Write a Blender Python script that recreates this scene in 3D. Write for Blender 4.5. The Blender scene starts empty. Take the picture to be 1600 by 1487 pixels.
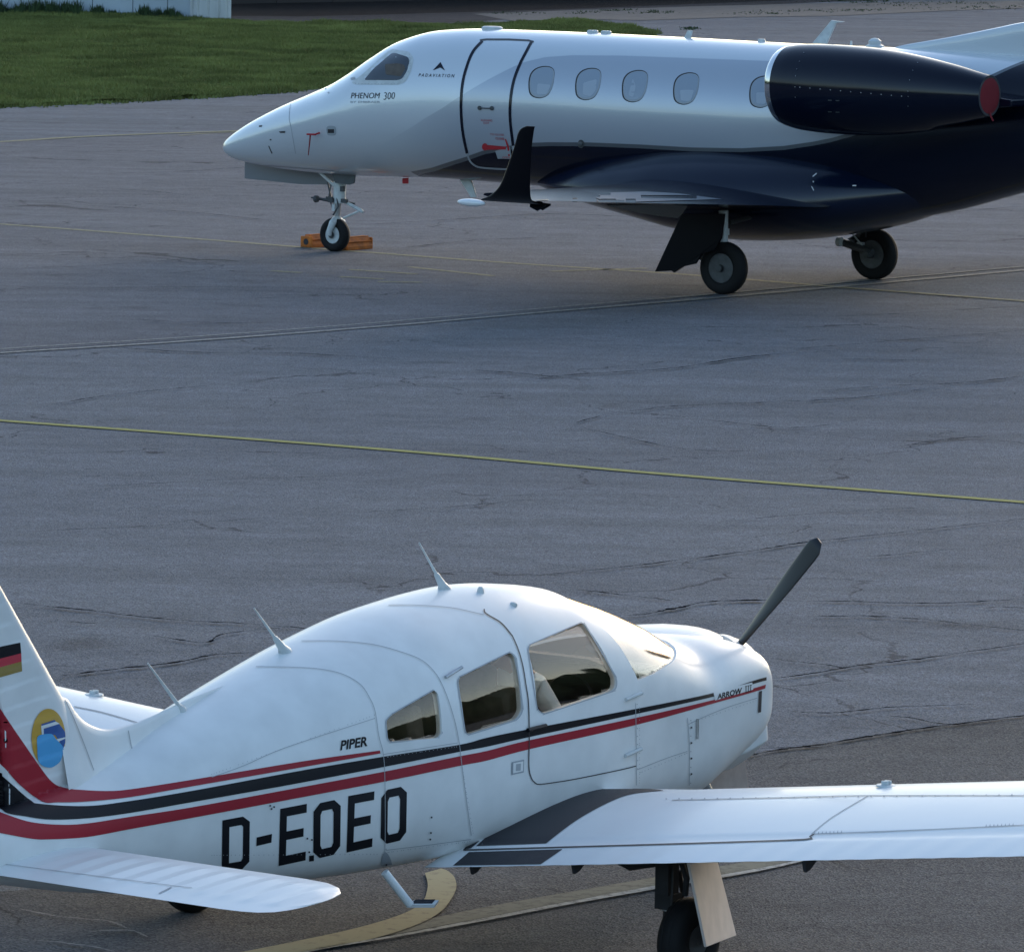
import bpy, bmesh, math, random
import numpy as np
from mathutils import Vector, Matrix, Euler
from mathutils.bvhtree import BVHTree
from mathutils.geometry import tessellate_polygon
from mathutils.interpolate import poly_3d_calc
R = math.radians
random.seed(7); np.random.seed(7)
sc = bpy.context.scene
# ------------------------------------------------------------------ camera, sky, sun, exposure
FPX, CAM_H, PITCH, ROLL = 9000.0, 5.93, 0.1145, 0.017
cd = bpy.data.cameras.new('camera'); cam = bpy.data.objects.new('camera', cd)
sc.collection.objects.link(cam); sc.camera = cam
cd.sensor_width = 36.0; cd.lens = FPX/1600*36; cd.clip_start = 0.5; cd.clip_end = 6000
cam.matrix_world = Matrix.Translation((0, 0, CAM_H)) @ Matrix.Rotation(math.pi/2-PITCH, 4, 'X') @ Matrix.Rotation(ROLL, 4, 'Z')
SUN_EL, SUN_AZ = R(15), R(24)          # azimuth measured clockwise from +Y
w = bpy.data.worlds.new('World'); sc.world = w; w.use_nodes = True
wn = w.node_tree; bgn = wn.nodes['Background']
sky = wn.nodes.new('ShaderNodeTexSky'); sky.sky_type = 'NISHITA'; sky.sun_disc = False
sky.sun_elevation = SUN_EL; sky.sun_rotation = SUN_AZ; sky.air_density = 1.1; sky.dust_density = 1.0; sky.ozone_density = 2.0
wn.links.new(sky.outputs[0], bgn.inputs[0]); bgn.inputs[1].default_value = 0.12
sd = bpy.data.lights.new('sun', 'SUN'); sun = bpy.data.objects.new('sun', sd); sc.collection.objects.link(sun)
sd.energy = 0.32; sd.angle = R(25); sd.color = (1.0, 0.80, 0.62)
sdir = Vector((math.sin(SUN_AZ)*math.cos(SUN_EL), math.cos(SUN_AZ)*math.cos(SUN_EL), math.sin(SUN_EL)))
sun.rotation_euler = sdir.to_track_quat('Z', 'Y').to_euler()
sc.view_settings.view_transform = 'Standard'; sc.view_settings.look = 'None'
sc.view_settings.gamma = 1; sc.view_settings.use_curve_mapping = False
sc.view_settings.exposure = 1.38
sc.render.engine = 'CYCLES'
sc.cycles.max_bounces = 8; sc.cycles.transparent_max_bounces = 16

# ------------------------------------------------------------------ helpers
C = sc.collection
def px_ray(px, py):
    u, v = px-800, py-743.5
    d = Vector((u/FPX, -v/FPX, -1.0))
    d.rotate(cam.matrix_world.to_quaternion()); return cam.matrix_world.translation.copy(), d
def ground(px, py, z=0.0):
    o, d = px_ray(px, py); t = (z-o.z)/d.z; return o+d*t
def mesh(name, verts, faces, mats=None, parent=None, smooth=False, mids=None):
    me = bpy.data.meshes.new(name); me.from_pydata([tuple(v) for v in verts], [], [tuple(f) for f in faces])
    for m in (mats if isinstance(mats, (list, tuple)) else [mats] if mats else []): me.materials.append(m)
    if mids is not None: me.polygons.foreach_set('material_index', mids)
    if smooth: me.polygons.foreach_set('use_smooth', [True]*len(me.polygons))
    me.update(); o = bpy.data.objects.new(name, me); C.objects.link(o)
    if parent: o.parent = parent
    return o
def empty(name, loc, rz, label, cat, group=None):
    o = bpy.data.objects.new(name, None); C.objects.link(o); o.location = loc; o.rotation_euler = (0, 0, rz)
    o['label'] = label; o['category'] = cat
    if group: o['group'] = group
    return o
def tag(o, label=None, cat=None, group=None, kind=None):
    if label: o['label'] = label
    if cat: o['category'] = cat
    if group: o['group'] = group
    if kind: o['kind'] = kind
    return o
class MB:
    """collects primitives, builds ONE mesh object"""
    def __init__(s): s.v = []; s.f = []
    def add(s, v, f):
        n = len(s.v); s.v += [tuple(q) for q in v]; s.f += [tuple(i+n for i in q) for q in f]; return s
    def box(s, c, d, m=None):
        x, y, z = (k/2 for k in d)
        v = [Vector((a*x, b*y, g*z)) for a in (-1, 1) for b in (-1, 1) for g in (-1, 1)]
        if m is not None: v = [m @ q for q in v]
        v = [q+Vector(c) for q in v]
        return s.add(v, [(0,1,3,2),(4,6,7,5),(0,4,5,1),(2,3,7,6),(0,2,6,4),(1,5,7,3)])
    def tube(s, pts, rad, n=10, cap=True):
        pts = [Vector(p) for p in pts]; rad = rad if isinstance(rad, (list, tuple)) else [rad]*len(pts)
        V = []; F = []
        up = None
        for i, p in enumerate(pts):
            t = (pts[min(i+1, len(pts)-1)]-pts[max(i-1, 0)]).normalized()
            if up is None: up = Vector((0, 0, 1)) if abs(t.z) < .9 else Vector((1, 0, 0))
            a = t.cross(up).normalized(); b = a.cross(t).normalized(); up = b
            for k in range(n):
                an = 2*math.pi*k/n; V.append(p+(a*math.cos(an)+b*math.sin(an))*rad[i])
        for i in range(len(pts)-1):
            for k in range(n): F.append((i*n+k, i*n+(k+1) % n, (i+1)*n+(k+1) % n, (i+1)*n+k))
        if cap: F += [tuple(range(n))[::-1], tuple(range((len(pts)-1)*n, len(pts)*n))]
        return s.add(V, F)
    def lathe(s, prof, c, ax='y', n=32, closed=False, stretch=(1, 1)):
        V = []; F = []
        for r, a in prof:
            for k in range(n):
                an = 2*math.pi*k/n; p, q = r*math.cos(an)*stretch[0], r*math.sin(an)*stretch[1]
                V.append({'y': (p, a, q), 'x': (a, p, q), 'z': (p, q, a)}[ax])
        m = len(prof)
        for i in range(m if closed else m-1):
            for k in range(n): F.append((i*n+k, i*n+(k+1) % n, ((i+1) % m)*n+(k+1) % n, ((i+1) % m)*n+k))
        if not closed: F += [tuple(range(n)), tuple(range((m-1)*n, m*n))]
        c = Vector(c); return s.add([Vector(q)+c for q in V], F)
    def plate(s, pts, th):
        """polygon (3D points, planar-ish) thickened along its normal"""
        pts = [Vector(p) for p in pts]; nrm = Vector()
        for i in range(len(pts)): nrm += (pts[i]-pts[0]).cross(pts[(i+1) % len(pts)]-pts[0])
        nrm.normalize(); n = len(pts)
        return s.add([p+nrm*th/2 for p in pts]+[p-nrm*th/2 for p in pts],
              [tuple(range(n)), tuple(range(2*n-1, n-1, -1))]+[(i, i+n, (i+1) % n+n, (i+1) % n) for i in range(n)])
    def build(s, name, mat, parent=None, smooth=False, bevel=0, auto=None):
        o = mesh(name, s.v, s.f, mat, parent, smooth)
        bm = bmesh.new(); bm.from_mesh(o.data); bmesh.ops.recalc_face_normals(bm, faces=bm.faces); bm.to_mesh(o.data); bm.free()
        if smooth:
            o.data.set_sharp_from_angle(angle=R(auto or 40))
        if bevel:
            b = o.modifiers.new('bevel', 'BEVEL'); b.width = bevel; b.segments = 2; b.limit_method = 'ANGLE'
        return o
def catmull(pts, n=8, closed=False):
    P = [np.array(p, float) for p in pts]; out = []; m = len(P)
    for i in range(m if closed else m-1):
        if closed: a, b, c, d = P[i-1], P[i], P[(i+1) % m], P[(i+2) % m]
        else: a, b, c, d = P[max(i-1, 0)], P[i], P[i+1], P[min(i+2, m-1)]
        for k in range(n):
            t = k/n; out.append(.5*((2*b)+(-a+c)*t+(2*a-5*b+4*c-d)*t*t+(-a+3*b-3*c+d)*t**3))
    if not closed: out.append(P[-1])
    return [tuple(p) for p in out]
def rounded(pts, r, n=5):
    out = []; m = len(pts)
    for i in range(m):
        a, b, c = (np.array(pts[k % m], float) for k in (i-1, i, i+1))
        u = a-b; v = c-b; lu = np.linalg.norm(u); lv = np.linalg.norm(v); q = min(r, lu*.45, lv*.45)
        p0 = b+u/lu*q; p1 = b+v/lv*q
        for k in range(n+1):
            t = k/n; out.append(tuple((1-t)**2*p0+2*t*(1-t)*b+t*t*p1))
    return out
def pline(pts, wd):
    """outline polygon of a 2D polyline of width wd"""
    P = [np.array(p, float) for p in pts]; L = []; Rr = []
    for i, p in enumerate(P):
        t = P[min(i+1, len(P)-1)]-P[max(i-1, 0)]; t = t/(np.linalg.norm(t)+1e-9); n = np.array((-t[1], t[0]))
        ww = wd[i] if isinstance(wd, (list, tuple)) else wd
        L.append(tuple(p+n*ww/2)); Rr.append(tuple(p-n*ww/2))
    return L, Rr
class Surf:
    """smooth surface one can cast photograph rays on"""
    def __init__(s, ob, root):
        me = ob.data; s.M = root.matrix_world.copy(); s.Mi = s.M.inverted()
        s.v = [v.co.copy() for v in me.vertices]; s.p = [tuple(p.vertices) for p in me.polygons]
        s.n = [v.normal.copy() for v in me.vertices]; s.bvh = BVHTree.FromPolygons(s.v, s.p)
    def smooth_n(s, loc, idx):
        ids = s.p[idx]; ww = poly_3d_calc([s.v[i] for i in ids], loc); n = Vector()
        for i, k in zip(ids, ww): n += s.n[i]*k
        return n.normalized()
    def cast(s, px, py):
        o, d = px_ray(px, py); o = s.Mi @ o; d = (s.Mi.to_3x3() @ d).normalized()
        loc, n, i, _ = s.bvh.ray_cast(o, d)
        if loc is None: return None, None
        n = s.smooth_n(loc, i)
        if n.dot(d) > 0: n = -n
        return loc, n
def cut2d(loops, step):
    """list of closed loops (first outer, others holes) -> verts2d, faces cut on a grid"""
    tri = tessellate_polygon([[Vector((p[0], p[1], 0)) for p in lp] for lp in loops])
    pts = [p for lp in loops for p in lp]
    bm = bmesh.new(); vs = [bm.verts.new((p[0], p[1], 0)) for p in pts]
    for t in tri:
        try: bm.faces.new([vs[i] for i in t])
        except ValueError: pass
    return _grid(bm, step)
def _grid(bm, step):
    xs = [v.co.x for v in bm.verts]; ys = [v.co.y for v in bm.verts]
    for k in (0, 1):
        lo, hi = (min(xs), max(xs)) if k == 0 else (min(ys), max(ys))
        n = max(int((hi-lo)/step), 0)
        for i in range(1, n+1):
            co = [0, 0, 0]; no = [0, 0, 0]; co[k] = lo+(hi-lo)*i/(n+1); no[k] = 1
            bmesh.ops.bisect_plane(bm, geom=bm.verts[:]+bm.edges[:]+bm.faces[:], plane_co=co, plane_no=no, dist=1e-5)
    bm.verts.index_update()
    out = [(v.co.x, v.co.y) for v in bm.verts], [[v.index for v in f.verts] for f in bm.faces]
    bm.free(); return out
def decal(name, surf, parts, mat, parent, off=.002, mirror=False, step=12, label=None):
    """thin paint sheet laid on a surface. parts: list of loop-lists, or (verts, faces) tuples"""
    V = []; F = []; N = []
    for pt in parts:
        v2, fs = pt if isinstance(pt, tuple) else cut2d(pt, step)
        idx = []
        for p in v2:
            l, n = surf.cast(*p)
            if l is None: idx.append(-1)
            else: idx.append(len(V)); V.append(l+n*off); N.append(n)
        for f in fs:
            g = [idx[i] for i in f]
            if -1 in g: continue
            if max((V[a]-V[b]).length for a in g for b in g) > max(.45, step*.05): continue
            F.append(g)
    if mirror:
        n = len(V); V += [Vector((v.x, -v.y, v.z)) for v in V]; N += [Vector((v.x, -v.y, v.z)) for v in N[:n]]
        F += [[i+n for i in f[::-1]] for f in F]
    # orient to normals
    G = []
    for f in F:
        a, b, c = V[f[0]], V[f[1]], V[f[2]]
        G.append(f if (b-a).cross(c-a).dot(N[f[0]]) >= 0 else f[::-1])
    o = mesh(name, V, G, mat, parent, True)
    o.data.normals_split_custom_set_from_vertices([tuple(n) for n in N])
    if label: o['label'] = label
    return o
def text2d(s, quad, offset=0.0, step=9, res=3, shear=0.0, mono=False):
    """text mapped to quad TL,TR,BR,BL in photo pixels"""
    cu = bpy.data.curves.new('t', 'FONT'); cu.body = s; cu.offset = offset; cu.resolution_u = res; cu.shear = shear; cu.size = 1
    ob = bpy.data.objects.new('t', cu); me = bpy.data.meshes.new_from_object(ob)
    v = np.array([q.co[:2] for q in me.vertices]); lo = v.min(0); hi = v.max(0)
    a = [np.array(q, float) for q in quad]
    bm = bmesh.new(); bm.from_mesh(me)
    for q in bm.verts:
        s_ = (q.co.x-lo[0])/(hi[0]-lo[0]); t_ = (q.co.y-lo[1])/(hi[1]-lo[1])
        p = (a[3]*(1-s_)+a[2]*s_)*(1-t_)+(a[0]*(1-s_)+a[1]*s_)*t_
        q.co = (p[0], p[1], 0)
    bpy.data.objects.remove(ob); bpy.data.meshes.remove(me); bpy.data.curves.remove(cu)
    return _grid(bm, step)
def maploops(loops, quad):
    """unit-box loops (0,0 bottom left) to a pixel quad TL,TR,BR,BL"""
    a = [np.array(q, float) for q in quad]; out = []
    for lp in loops:
        out.append([tuple((a[3]*(1-s)+a[2]*s)*(1-t)+(a[0]*(1-s)+a[1]*s)*t) for s, t in lp])
    return out

# ------------------------------------------------------------------ materials
def mat(name, col, rough=.5, metal=0, coat=0, spec=.5, bump=None, var=None, coat_rough=.03):
    m = bpy.data.materials.new(name); m.use_nodes = True; nt = m.node_tree; b = nt.nodes['Principled BSDF']
    b.inputs['Base Color'].default_value = (*col, 1); b.inputs['Roughness'].default_value = rough
    b.inputs['Metallic'].default_value = metal; b.inputs['Coat Weight'].default_value = coat
    b.inputs['Coat Roughness'].default_value = coat_rough; b.inputs['Specular IOR Level'].default_value = spec
    tc = nt.nodes.new('ShaderNodeTexCoord')
    if var:      # (scale, amount) colour variation
        n = nt.nodes.new('ShaderNodeTexNoise'); n.inputs['Scale'].default_value = var[0]; n.inputs['Detail'].default_value = 6
        nt.links.new(tc.outputs['Object'], n.inputs['Vector'])
        r = nt.nodes.new('ShaderNodeValToRGB'); a = var[1]
        r.color_ramp.elements[0].color = (*[c*(1-a) for c in col], 1); r.color_ramp.elements[0].position = .3
        r.color_ramp.elements[1].color = (*[min(c*(1+a), 1) for c in col], 1); r.color_ramp.elements[1].position = .7
        nt.links.new(n.outputs['Fac'], r.inputs['Fac']); nt.links.new(r.outputs[0], b.inputs['Base Color'])
        mr = nt.nodes.new('ShaderNodeMapRange'); mr.inputs[3].default_value = rough*.8; mr.inputs[4].default_value = min(rough*1.3, 1)
        nt.links.new(n.outputs['Fac'], mr.inputs[0]); nt.links.new(mr.outputs[0], b.inputs['Roughness'])
    if bump:     # (scale, strength, distance)
        n = nt.nodes.new('ShaderNodeTexNoise'); n.inputs['Scale'].default_value = bump[0]; n.inputs['Detail'].default_value = 5
        nt.links.new(tc.outputs['Object'], n.inputs['Vector']); bp = nt.nodes.new('ShaderNodeBump')
        bp.inputs['Strength'].default_value = bump[1]; bp.inputs['Distance'].default_value = bump[2]
        nt.links.new(n.outputs['Fac'], bp.inputs['Height']); nt.links.new(bp.outputs[0], b.inputs['Normal'])
    return m
def glass(name, tint, rough=.02, refl=1.0, base=.03, gcol=(1, 1, 1)):
    m = bpy.data.materials.new(name); m.use_nodes = True; nt = m.node_tree; nt.nodes.clear()
    o = nt.nodes.new('ShaderNodeOutputMaterial'); t = nt.nodes.new('ShaderNodeBsdfTransparent'); g = nt.nodes.new('ShaderNodeBsdfGlossy')
    lw = nt.nodes.new('ShaderNodeLayerWeight'); f = nt.nodes.new('ShaderNodeMath'); f.operation = 'POWER'; f.inputs[1].default_value = 4.0; nt.links.new(lw.outputs['Facing'], f.inputs[0]); mx = nt.nodes.new('ShaderNodeMixShader')
    t.inputs[0].default_value = (*tint, 1); g.inputs[1].default_value = rough
    mm = nt.nodes.new('ShaderNodeMath'); mm.operation = 'MULTIPLY_ADD'; mm.inputs[1].default_value = refl; mm.inputs[2].default_value = base; g.inputs[0].default_value = (*gcol, 1)
    nt.links.new(f.outputs[0], mm.inputs[0]); nt.links.new(mm.outputs[0], mx.inputs[0])
    nt.links.new(t.outputs[0], mx.inputs[1]); nt.links.new(g.outputs[0], mx.inputs[2]); nt.links.new(mx.outputs[0], o.inputs[0])
    return m
M = {}
M['white'] = mat('white_paint', (.80, .80, .785), .42, coat=.15, bump=(1.6, .10, .02), var=(5, .06), coat_rough=.12)
M['wingwhite'] = mat('wing_paint', (.78, .79, .785), .40, coat=.2, bump=(2.2, .08, .02), var=(2, .04), coat_rough=.12)
M['red'] = mat('red_stripe', (.36, .018, .032), .45, spec=.3)
M['black'] = mat('black_stripe', (.006, .0065, .010), .45, spec=.25)
M['walk'] = mat('walkway_black', (.010, .012, .020), .6, bump=(300, .4, .002))
M['flagred'] = mat('flag_red', (.55, .01, .03), .3, coat=.4); M['gold'] = mat('flag_gold', (.32, .22, .05), .35, coat=.3)
M['amber'] = mat('badge_amber', (.62, .36, .05), .35, coat=.3); M['blue'] = mat('badge_blue', (.03, .10, .32), .35, coat=.3)
M['sky'] = mat('badge_sky_blue', (.08, .38, .70), .35, coat=.3)
M['seam'] = mat('seam_grey', (.40, .42, .44), .6); M['seamd'] = mat('seam_dark', (.03, .03, .035), .6)
M['rivet'] = mat('rivet_grey', (.35, .36, .38), .4, metal=.6)
M['rubber'] = mat('tyre_rubber', (.010, .010, .011), .75, bump=(60, .2, .003), spec=.3)
M['metal'] = mat('bare_metal', (.45, .46, .47), .35, metal=.9, var=(9, .2))
M['rim'] = mat('wheel_grey', (.07, .075, .08), .5, metal=.2, var=(12, .2))
M['whitegear'] = mat('gear_white', (.55, .58, .58), .4, var=(14, .12))
M['darkgear'] = mat('gear_dark', (.025, .025, .027), .6, var=(12, .3))
M['navy'] = mat('navy_paint', (.0026, .0050, .015), .16, spec=.36)
M['navymatte'] = mat('black_winglet_paint', (.002, .0025, .005), .4, spec=.2)
M['chrome'] = mat('polished_lip', (.75, .76, .78), .12, metal=1)
M['silver'] = mat('silver_paint', (.45, .48, .52), .28, metal=.75, coat=.6)
M['lgrey'] = mat('light_grey_paint', (.34, .37, .40), .5); M['dgrey'] = mat('door_grey_paint', (.20, .215, .235), .5)
M['pearl'] = mat('pearl_white', (.62, .66, .70), .28, coat=.8)
M['coverred'] = mat('red_cover_cloth', (.20, .014, .022), .8, bump=(20, .4, .01))
M['tagred'] = mat('red_tag', (.42, .02, .03), .7)
M['orange'] = mat('orange_chock', (.50, .145, .024), .75, var=(7, .40))
M['cabinliner'] = mat('cabin_liner_tan', (.78, .66, .55), .8)
M['seat'] = mat('seat_dark', (.11, .09, .075), .8, var=(10, .3)); M['panel'] = mat('glareshield_black', (.012, .012, .012), .6)
M['cloth'] = mat('white_cloth', (.75, .77, .80), .9)
M['screen'] = mat('pale_green_card', (.45, .65, .55), .5)
M['window'] = glass('cabin_glass', (.98, .93, .87), refl=.5, base=.075, gcol=(1, .86, .74))
M['shield'] = glass('windshield_glass', (.93, .90, .86), rough=.10, refl=.8, base=.20, gcol=(1, .92, .84))
M['jetpane'] = mat('jet_pane', (.28, .33, .40), .15, coat=.6)
M['jetshade'] = mat('jet_blind', (.36, .41, .48), .4, coat=.4)
M['jetcockpit'] = mat('jet_cockpit_glass', (.015, .022, .032), .05, coat=1)
M['whitegloss'] = mat('nav_cover', (.8, .8, .8), .1, coat=1)
M['proppaint'] = mat('propeller_black', (.012, .012, .013), .45)
M['tan'] = mat('flap_underside', (.28, .25, .22), .6)
M['brown'] = mat('gear_door_cream', (.72, .63, .58), .5, var=(9, .08))

def asphalt(name, c0, c1, spk=1.0):
    m = bpy.data.materials.new(name); m.use_nodes = True; nt = m.node_tree; b = nt.nodes['Principled BSDF']; L = nt.links.new
    tc = nt.nodes.new('ShaderNodeTexCoord'); P = tc.outputs['Object']
    def noise(s, d=4, r=.6, vec=P):
        n = nt.nodes.new('ShaderNodeTexNoise'); n.inputs['Scale'].default_value = s; n.inputs['Detail'].default_value = d; n.inputs['Roughness'].default_value = r; L(vec, n.inputs['Vector']); return n
    def ramp(f, p0, p1, a, bb):
        r = nt.nodes.new('ShaderNodeMapRange'); r.inputs[1].default_value = p0; r.inputs[2].default_value = p1; r.inputs[3].default_value = a; r.inputs[4].default_value = bb; L(f, r.inputs[0]); return r.outputs[0]
    def mix(t, f, a, bb):
        x = nt.nodes.new('ShaderNodeMix'); x.data_type = 'RGBA'; x.blend_type = t
        if isinstance(f, float): x.inputs[0].default_value = f
        else: L(f, x.inputs[0])
        for k, q in ((6, a), (7, bb)):
            if isinstance(q, tuple): x.inputs[k].default_value = (*q, 1)
            else: L(q, x.inputs[k])
        return x.outputs[2]
    mp = nt.nodes.new('ShaderNodeMapping'); mp.inputs['Rotation'].default_value = (0, 0, R(-9)); mp.inputs['Scale'].default_value = (.12, .9, 1); L(P, mp.inputs[0])
    streak = noise(1.0, 6, .65, mp.outputs[0]); big = noise(.16, 4)
    base = mix('MIX', ramp(big.outputs[0], .35, .65, 0, 1), c0, c1)
    st = ramp(streak.outputs[0], .3, .7, .80, 1.18)
    cx = nt.nodes.new('ShaderNodeCombineXYZ'); [L(st, cx.inputs[i]) for i in range(3)]
    base = mix('MULTIPLY', 1.0, base, cx.outputs[0])
    med = noise(2.2, 5, .7); md = ramp(med.outputs[0], .3, .7, .86, 1.14)
    c2 = nt.nodes.new('ShaderNodeCombineXYZ'); [L(md, c2.inputs[i]) for i in range(3)]
    base = mix('MULTIPLY', 1.0, base, c2.outputs[0])
    vo = nt.nodes.new('ShaderNodeTexVoronoi'); vo.inputs['Scale'].default_value = 85; L(P, vo.inputs['Vector'])
    sp = nt.nodes.new('ShaderNodeSeparateColor'); L(vo.outputs['Color'], sp.inputs[0])
    base = mix('MULTIPLY', 1.0*spk if spk <= 1 else 1.0, base, mix('MIX', ramp(sp.outputs[0], 0, 1, 0, 1), (.55, .55, .56), (1.42, 1.40, 1.38)))
    oil = noise(.75, 3, .5); base = mix('MULTIPLY', ramp(oil.outputs[0], .66, .74, 0, .55), base, (.55, .54, .53))
    dn = noise(.6, 4, .6); ad = nt.nodes.new('ShaderNodeVectorMath'); ad.operation = 'MULTIPLY_ADD'; ad.inputs[1].default_value = (2.2, 2.2, 0); L(dn.outputs['Color'], ad.inputs[0]); L(P, ad.inputs[2])
    ve = nt.nodes.new('ShaderNodeTexVoronoi'); ve.feature = 'DISTANCE_TO_EDGE'; ve.inputs['Scale'].default_value = .26; L(ad.outputs[0], ve.inputs['Vector'])
    mk_ = noise(.35, 3, .6); hm = nt.nodes.new('ShaderNodeMath'); hm.operation = 'MULTIPLY'; L(ramp(ve.outputs['Distance'], .0022, .0058, 1, 0), hm.inputs[0]); L(ramp(mk_.outputs[0], .47, .56, 0, .75), hm.inputs[1])
    base = mix('MULTIPLY', hm.outputs[0], base, (.30, .30, .31))
    li = ramp(sp.outputs[1], .93, .96, 0, .75); base = mix('MIX', li, base, (.22, .20, .17))
    L(base, b.inputs['Base Color']); b.inputs['Roughness'].default_value = .9; b.inputs['Specular IOR Level'].default_value = .08
    bp = nt.nodes.new('ShaderNodeBump'); bp.inputs['Strength'].default_value = .6; bp.inputs['Distance'].default_value = .012
    L(vo.outputs['Distance'], bp.inputs['Height']); bp2 = nt.nodes.new('ShaderNodeBump'); bp2.inputs['Strength'].default_value = .25; bp2.inputs['Distance'].default_value = .05
    L(med.outputs[0], bp2.inputs['Height']); L(bp.outputs[0], bp2.inputs['Normal']); L(bp2.outputs[0], b.inputs['Normal'])
    return m
M['asphalt'] = asphalt('apron_asphalt', (.162, .170, .188), (.178, .185, .200))
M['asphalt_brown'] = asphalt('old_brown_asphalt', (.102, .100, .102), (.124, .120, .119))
M['asphalt_jet'] = asphalt('jet_stand_asphalt', (.160, .159, .172), (.178, .176, .187))
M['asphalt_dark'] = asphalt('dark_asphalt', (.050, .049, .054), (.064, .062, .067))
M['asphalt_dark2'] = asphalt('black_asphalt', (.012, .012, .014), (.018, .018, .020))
def worn(name, col, under, thr=.45):
    m = mat(name, col, .85, spec=.1); nt = m.node_tree; b = nt.nodes['Principled BSDF']
    tc = nt.nodes.new('ShaderNodeTexCoord'); n = nt.nodes.new('ShaderNodeTexNoise'); n.inputs['Scale'].default_value = 14; n.inputs['Detail'].default_value = 8; n.inputs['Roughness'].default_value = .75
    nt.links.new(tc.outputs['Object'], n.inputs['Vector']); r = nt.nodes.new('ShaderNodeValToRGB')
    r.color_ramp.elements[0].position = thr-.07; r.color_ramp.elements[1].position = thr+.07
    r.color_ramp.elements[0].color = (*under, 1); r.color_ramp.elements[1].color = (*col, 1)
    nt.links.new(n.outputs[0], r.inputs[0]); nt.links.new(r.outputs[0], b.inputs['Base Color']); return m
M['yellow'] = worn('yellow_line_paint', (.34, .31, .10), (.20, .19, .12), .42)
M['yellowold'] = worn('old_yellow_line_paint', (.30, .27, .16), (.17, .155, .13), .47)
M['paleline'] = worn('worn_seam_tar_and_paint', (.34, .32, .29), (.17, .16, .155), .47)
M['cream'] = worn('cream_guide_paint', (.40, .34, .20), (.25, .21, .14), .40)
M['creamdull'] = worn('dull_guide_paint', (.22, .205, .155), (.13, .12, .10), .45)
M['creamedge'] = worn('pale_edge_paint', (.50, .47, .42), (.2, .19, .17), .45)
M['crack'] = mat('crack_dark', (.012, .012, .013), 1, spec=0)  # the cracks' own dark tone
M['paleCrack'] = mat('crack_filler', (.22, .20, .18), .9)
M['grass'] = mat('grass_ground', (.085, .098, .034), 1.0, spec=0, var=(.7, .30), bump=(9, .8, .12))
M['blade'] = mat('grass_blade', (.165, .185, .058), .9, spec=.1, var=(.5, .4)); M['weed'] = mat('weed_green', (.030, .055, .016), .85, var=(2, .4))
M['hangar'] = mat('hangar_sheet_blue_white', (.40, .47, .53), .5, var=(.8, .12)); M['hangarpost'] = mat('hangar_door_white', (.58, .60, .60), .5, var=(1, .1))
M['darkhangar'] = mat('dark_hangar_sheet', (.018, .018, .022), .7, var=(.6, .3))
M['gravel'] = mat('gravel_verge', (.11, .105, .10), .95, var=(2.5, .3), bump=(12, .8, .04))
M['skin'] = mat('skin', (.45, .25, .17), .5); M['shirt'] = mat('shirt_white', (.78, .79, .80), .85, bump=(18, .6, .015)); M['trousers'] = mat('trousers_dark', (.02, .022, .03), .85); M['hairb'] = mat('hair_brown', (.03, .02, .014), .7)
M['rimlight'] = mat('jet_wheel_grey', (.09, .095, .10), .5, metal=.2, var=(12, .2))
M['nosedoor'] = mat('nose_door_brown', (.42, .33, .28), .6, var=(9, .15))
M['flapgrey'] = mat('flap_grey', (.16, .18, .20), .6, spec=.2); M['navyblue'] = mat('fairing_navy', (.0035, .008, .024), .2, spec=.45)
from mathutils import noise as mn
# ------------------------------------------------------------------ setting: apron, lines, grass, hangar
def sheet_px(name, pts, z, mt, parent=None, kind=None, step=None):
    P = [ground(x, y, z) for x, y in pts]
    if parent: pass
    o = mesh(name, P, [tuple(range(len(P)))], mt, parent)
    n = o.data.polygons[0].normal
    if n.z < 0: o.data.flip_normals()
    if kind: o['kind'] = kind
    return o
apron = mesh('apron', [(-2500, -2500, 0), (2500, -2500, 0), (2500, 4000, 0), (-2500, 4000, 0)], [(0, 1, 2, 3)], M['asphalt'])
apron['kind'] = 'structure'
def band(name, pts, wd, z, mt, parent=apron, smooth=6, jitter=0, sm=True):
    """painted band on the ground: centre line in photograph pixels, width in metres"""
    P = catmull(pts, smooth) if sm else pts
    G = [ground(x, y, z) for x, y in P]
    L, Rr = pline([(g.x+random.uniform(-jitter, jitter), g.y+random.uniform(-jitter, jitter)) for g in G], wd)
    n = len(L); V = [(x, y, z) for x, y in L+Rr]
    o = mesh(name, V, [(i, i+1, n+i+1, n+i) for i in range(n-1)], mt, parent)
    if o.data.polygons[0].normal.z < 0: o.data.flip_normals()
    return o
# asphalt fields of another age (sheets 4 mm up)
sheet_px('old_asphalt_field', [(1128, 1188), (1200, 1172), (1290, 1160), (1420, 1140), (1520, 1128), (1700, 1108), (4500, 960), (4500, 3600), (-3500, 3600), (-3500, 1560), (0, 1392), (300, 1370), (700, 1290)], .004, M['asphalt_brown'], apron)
sheet_px('stand_asphalt_field', [(-900, 244), (-300, 236), (0, 222), (200, 213), (420, 205), (1500, 150), (1900, 140), (2100, 330), (1600, 418), (1400, 434), (1100, 462), (900, 481), (600, 507), (300, 530), (0, 549), (-400, 576), (-900, 590)], .004, M['asphalt_jet'], apron)
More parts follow.
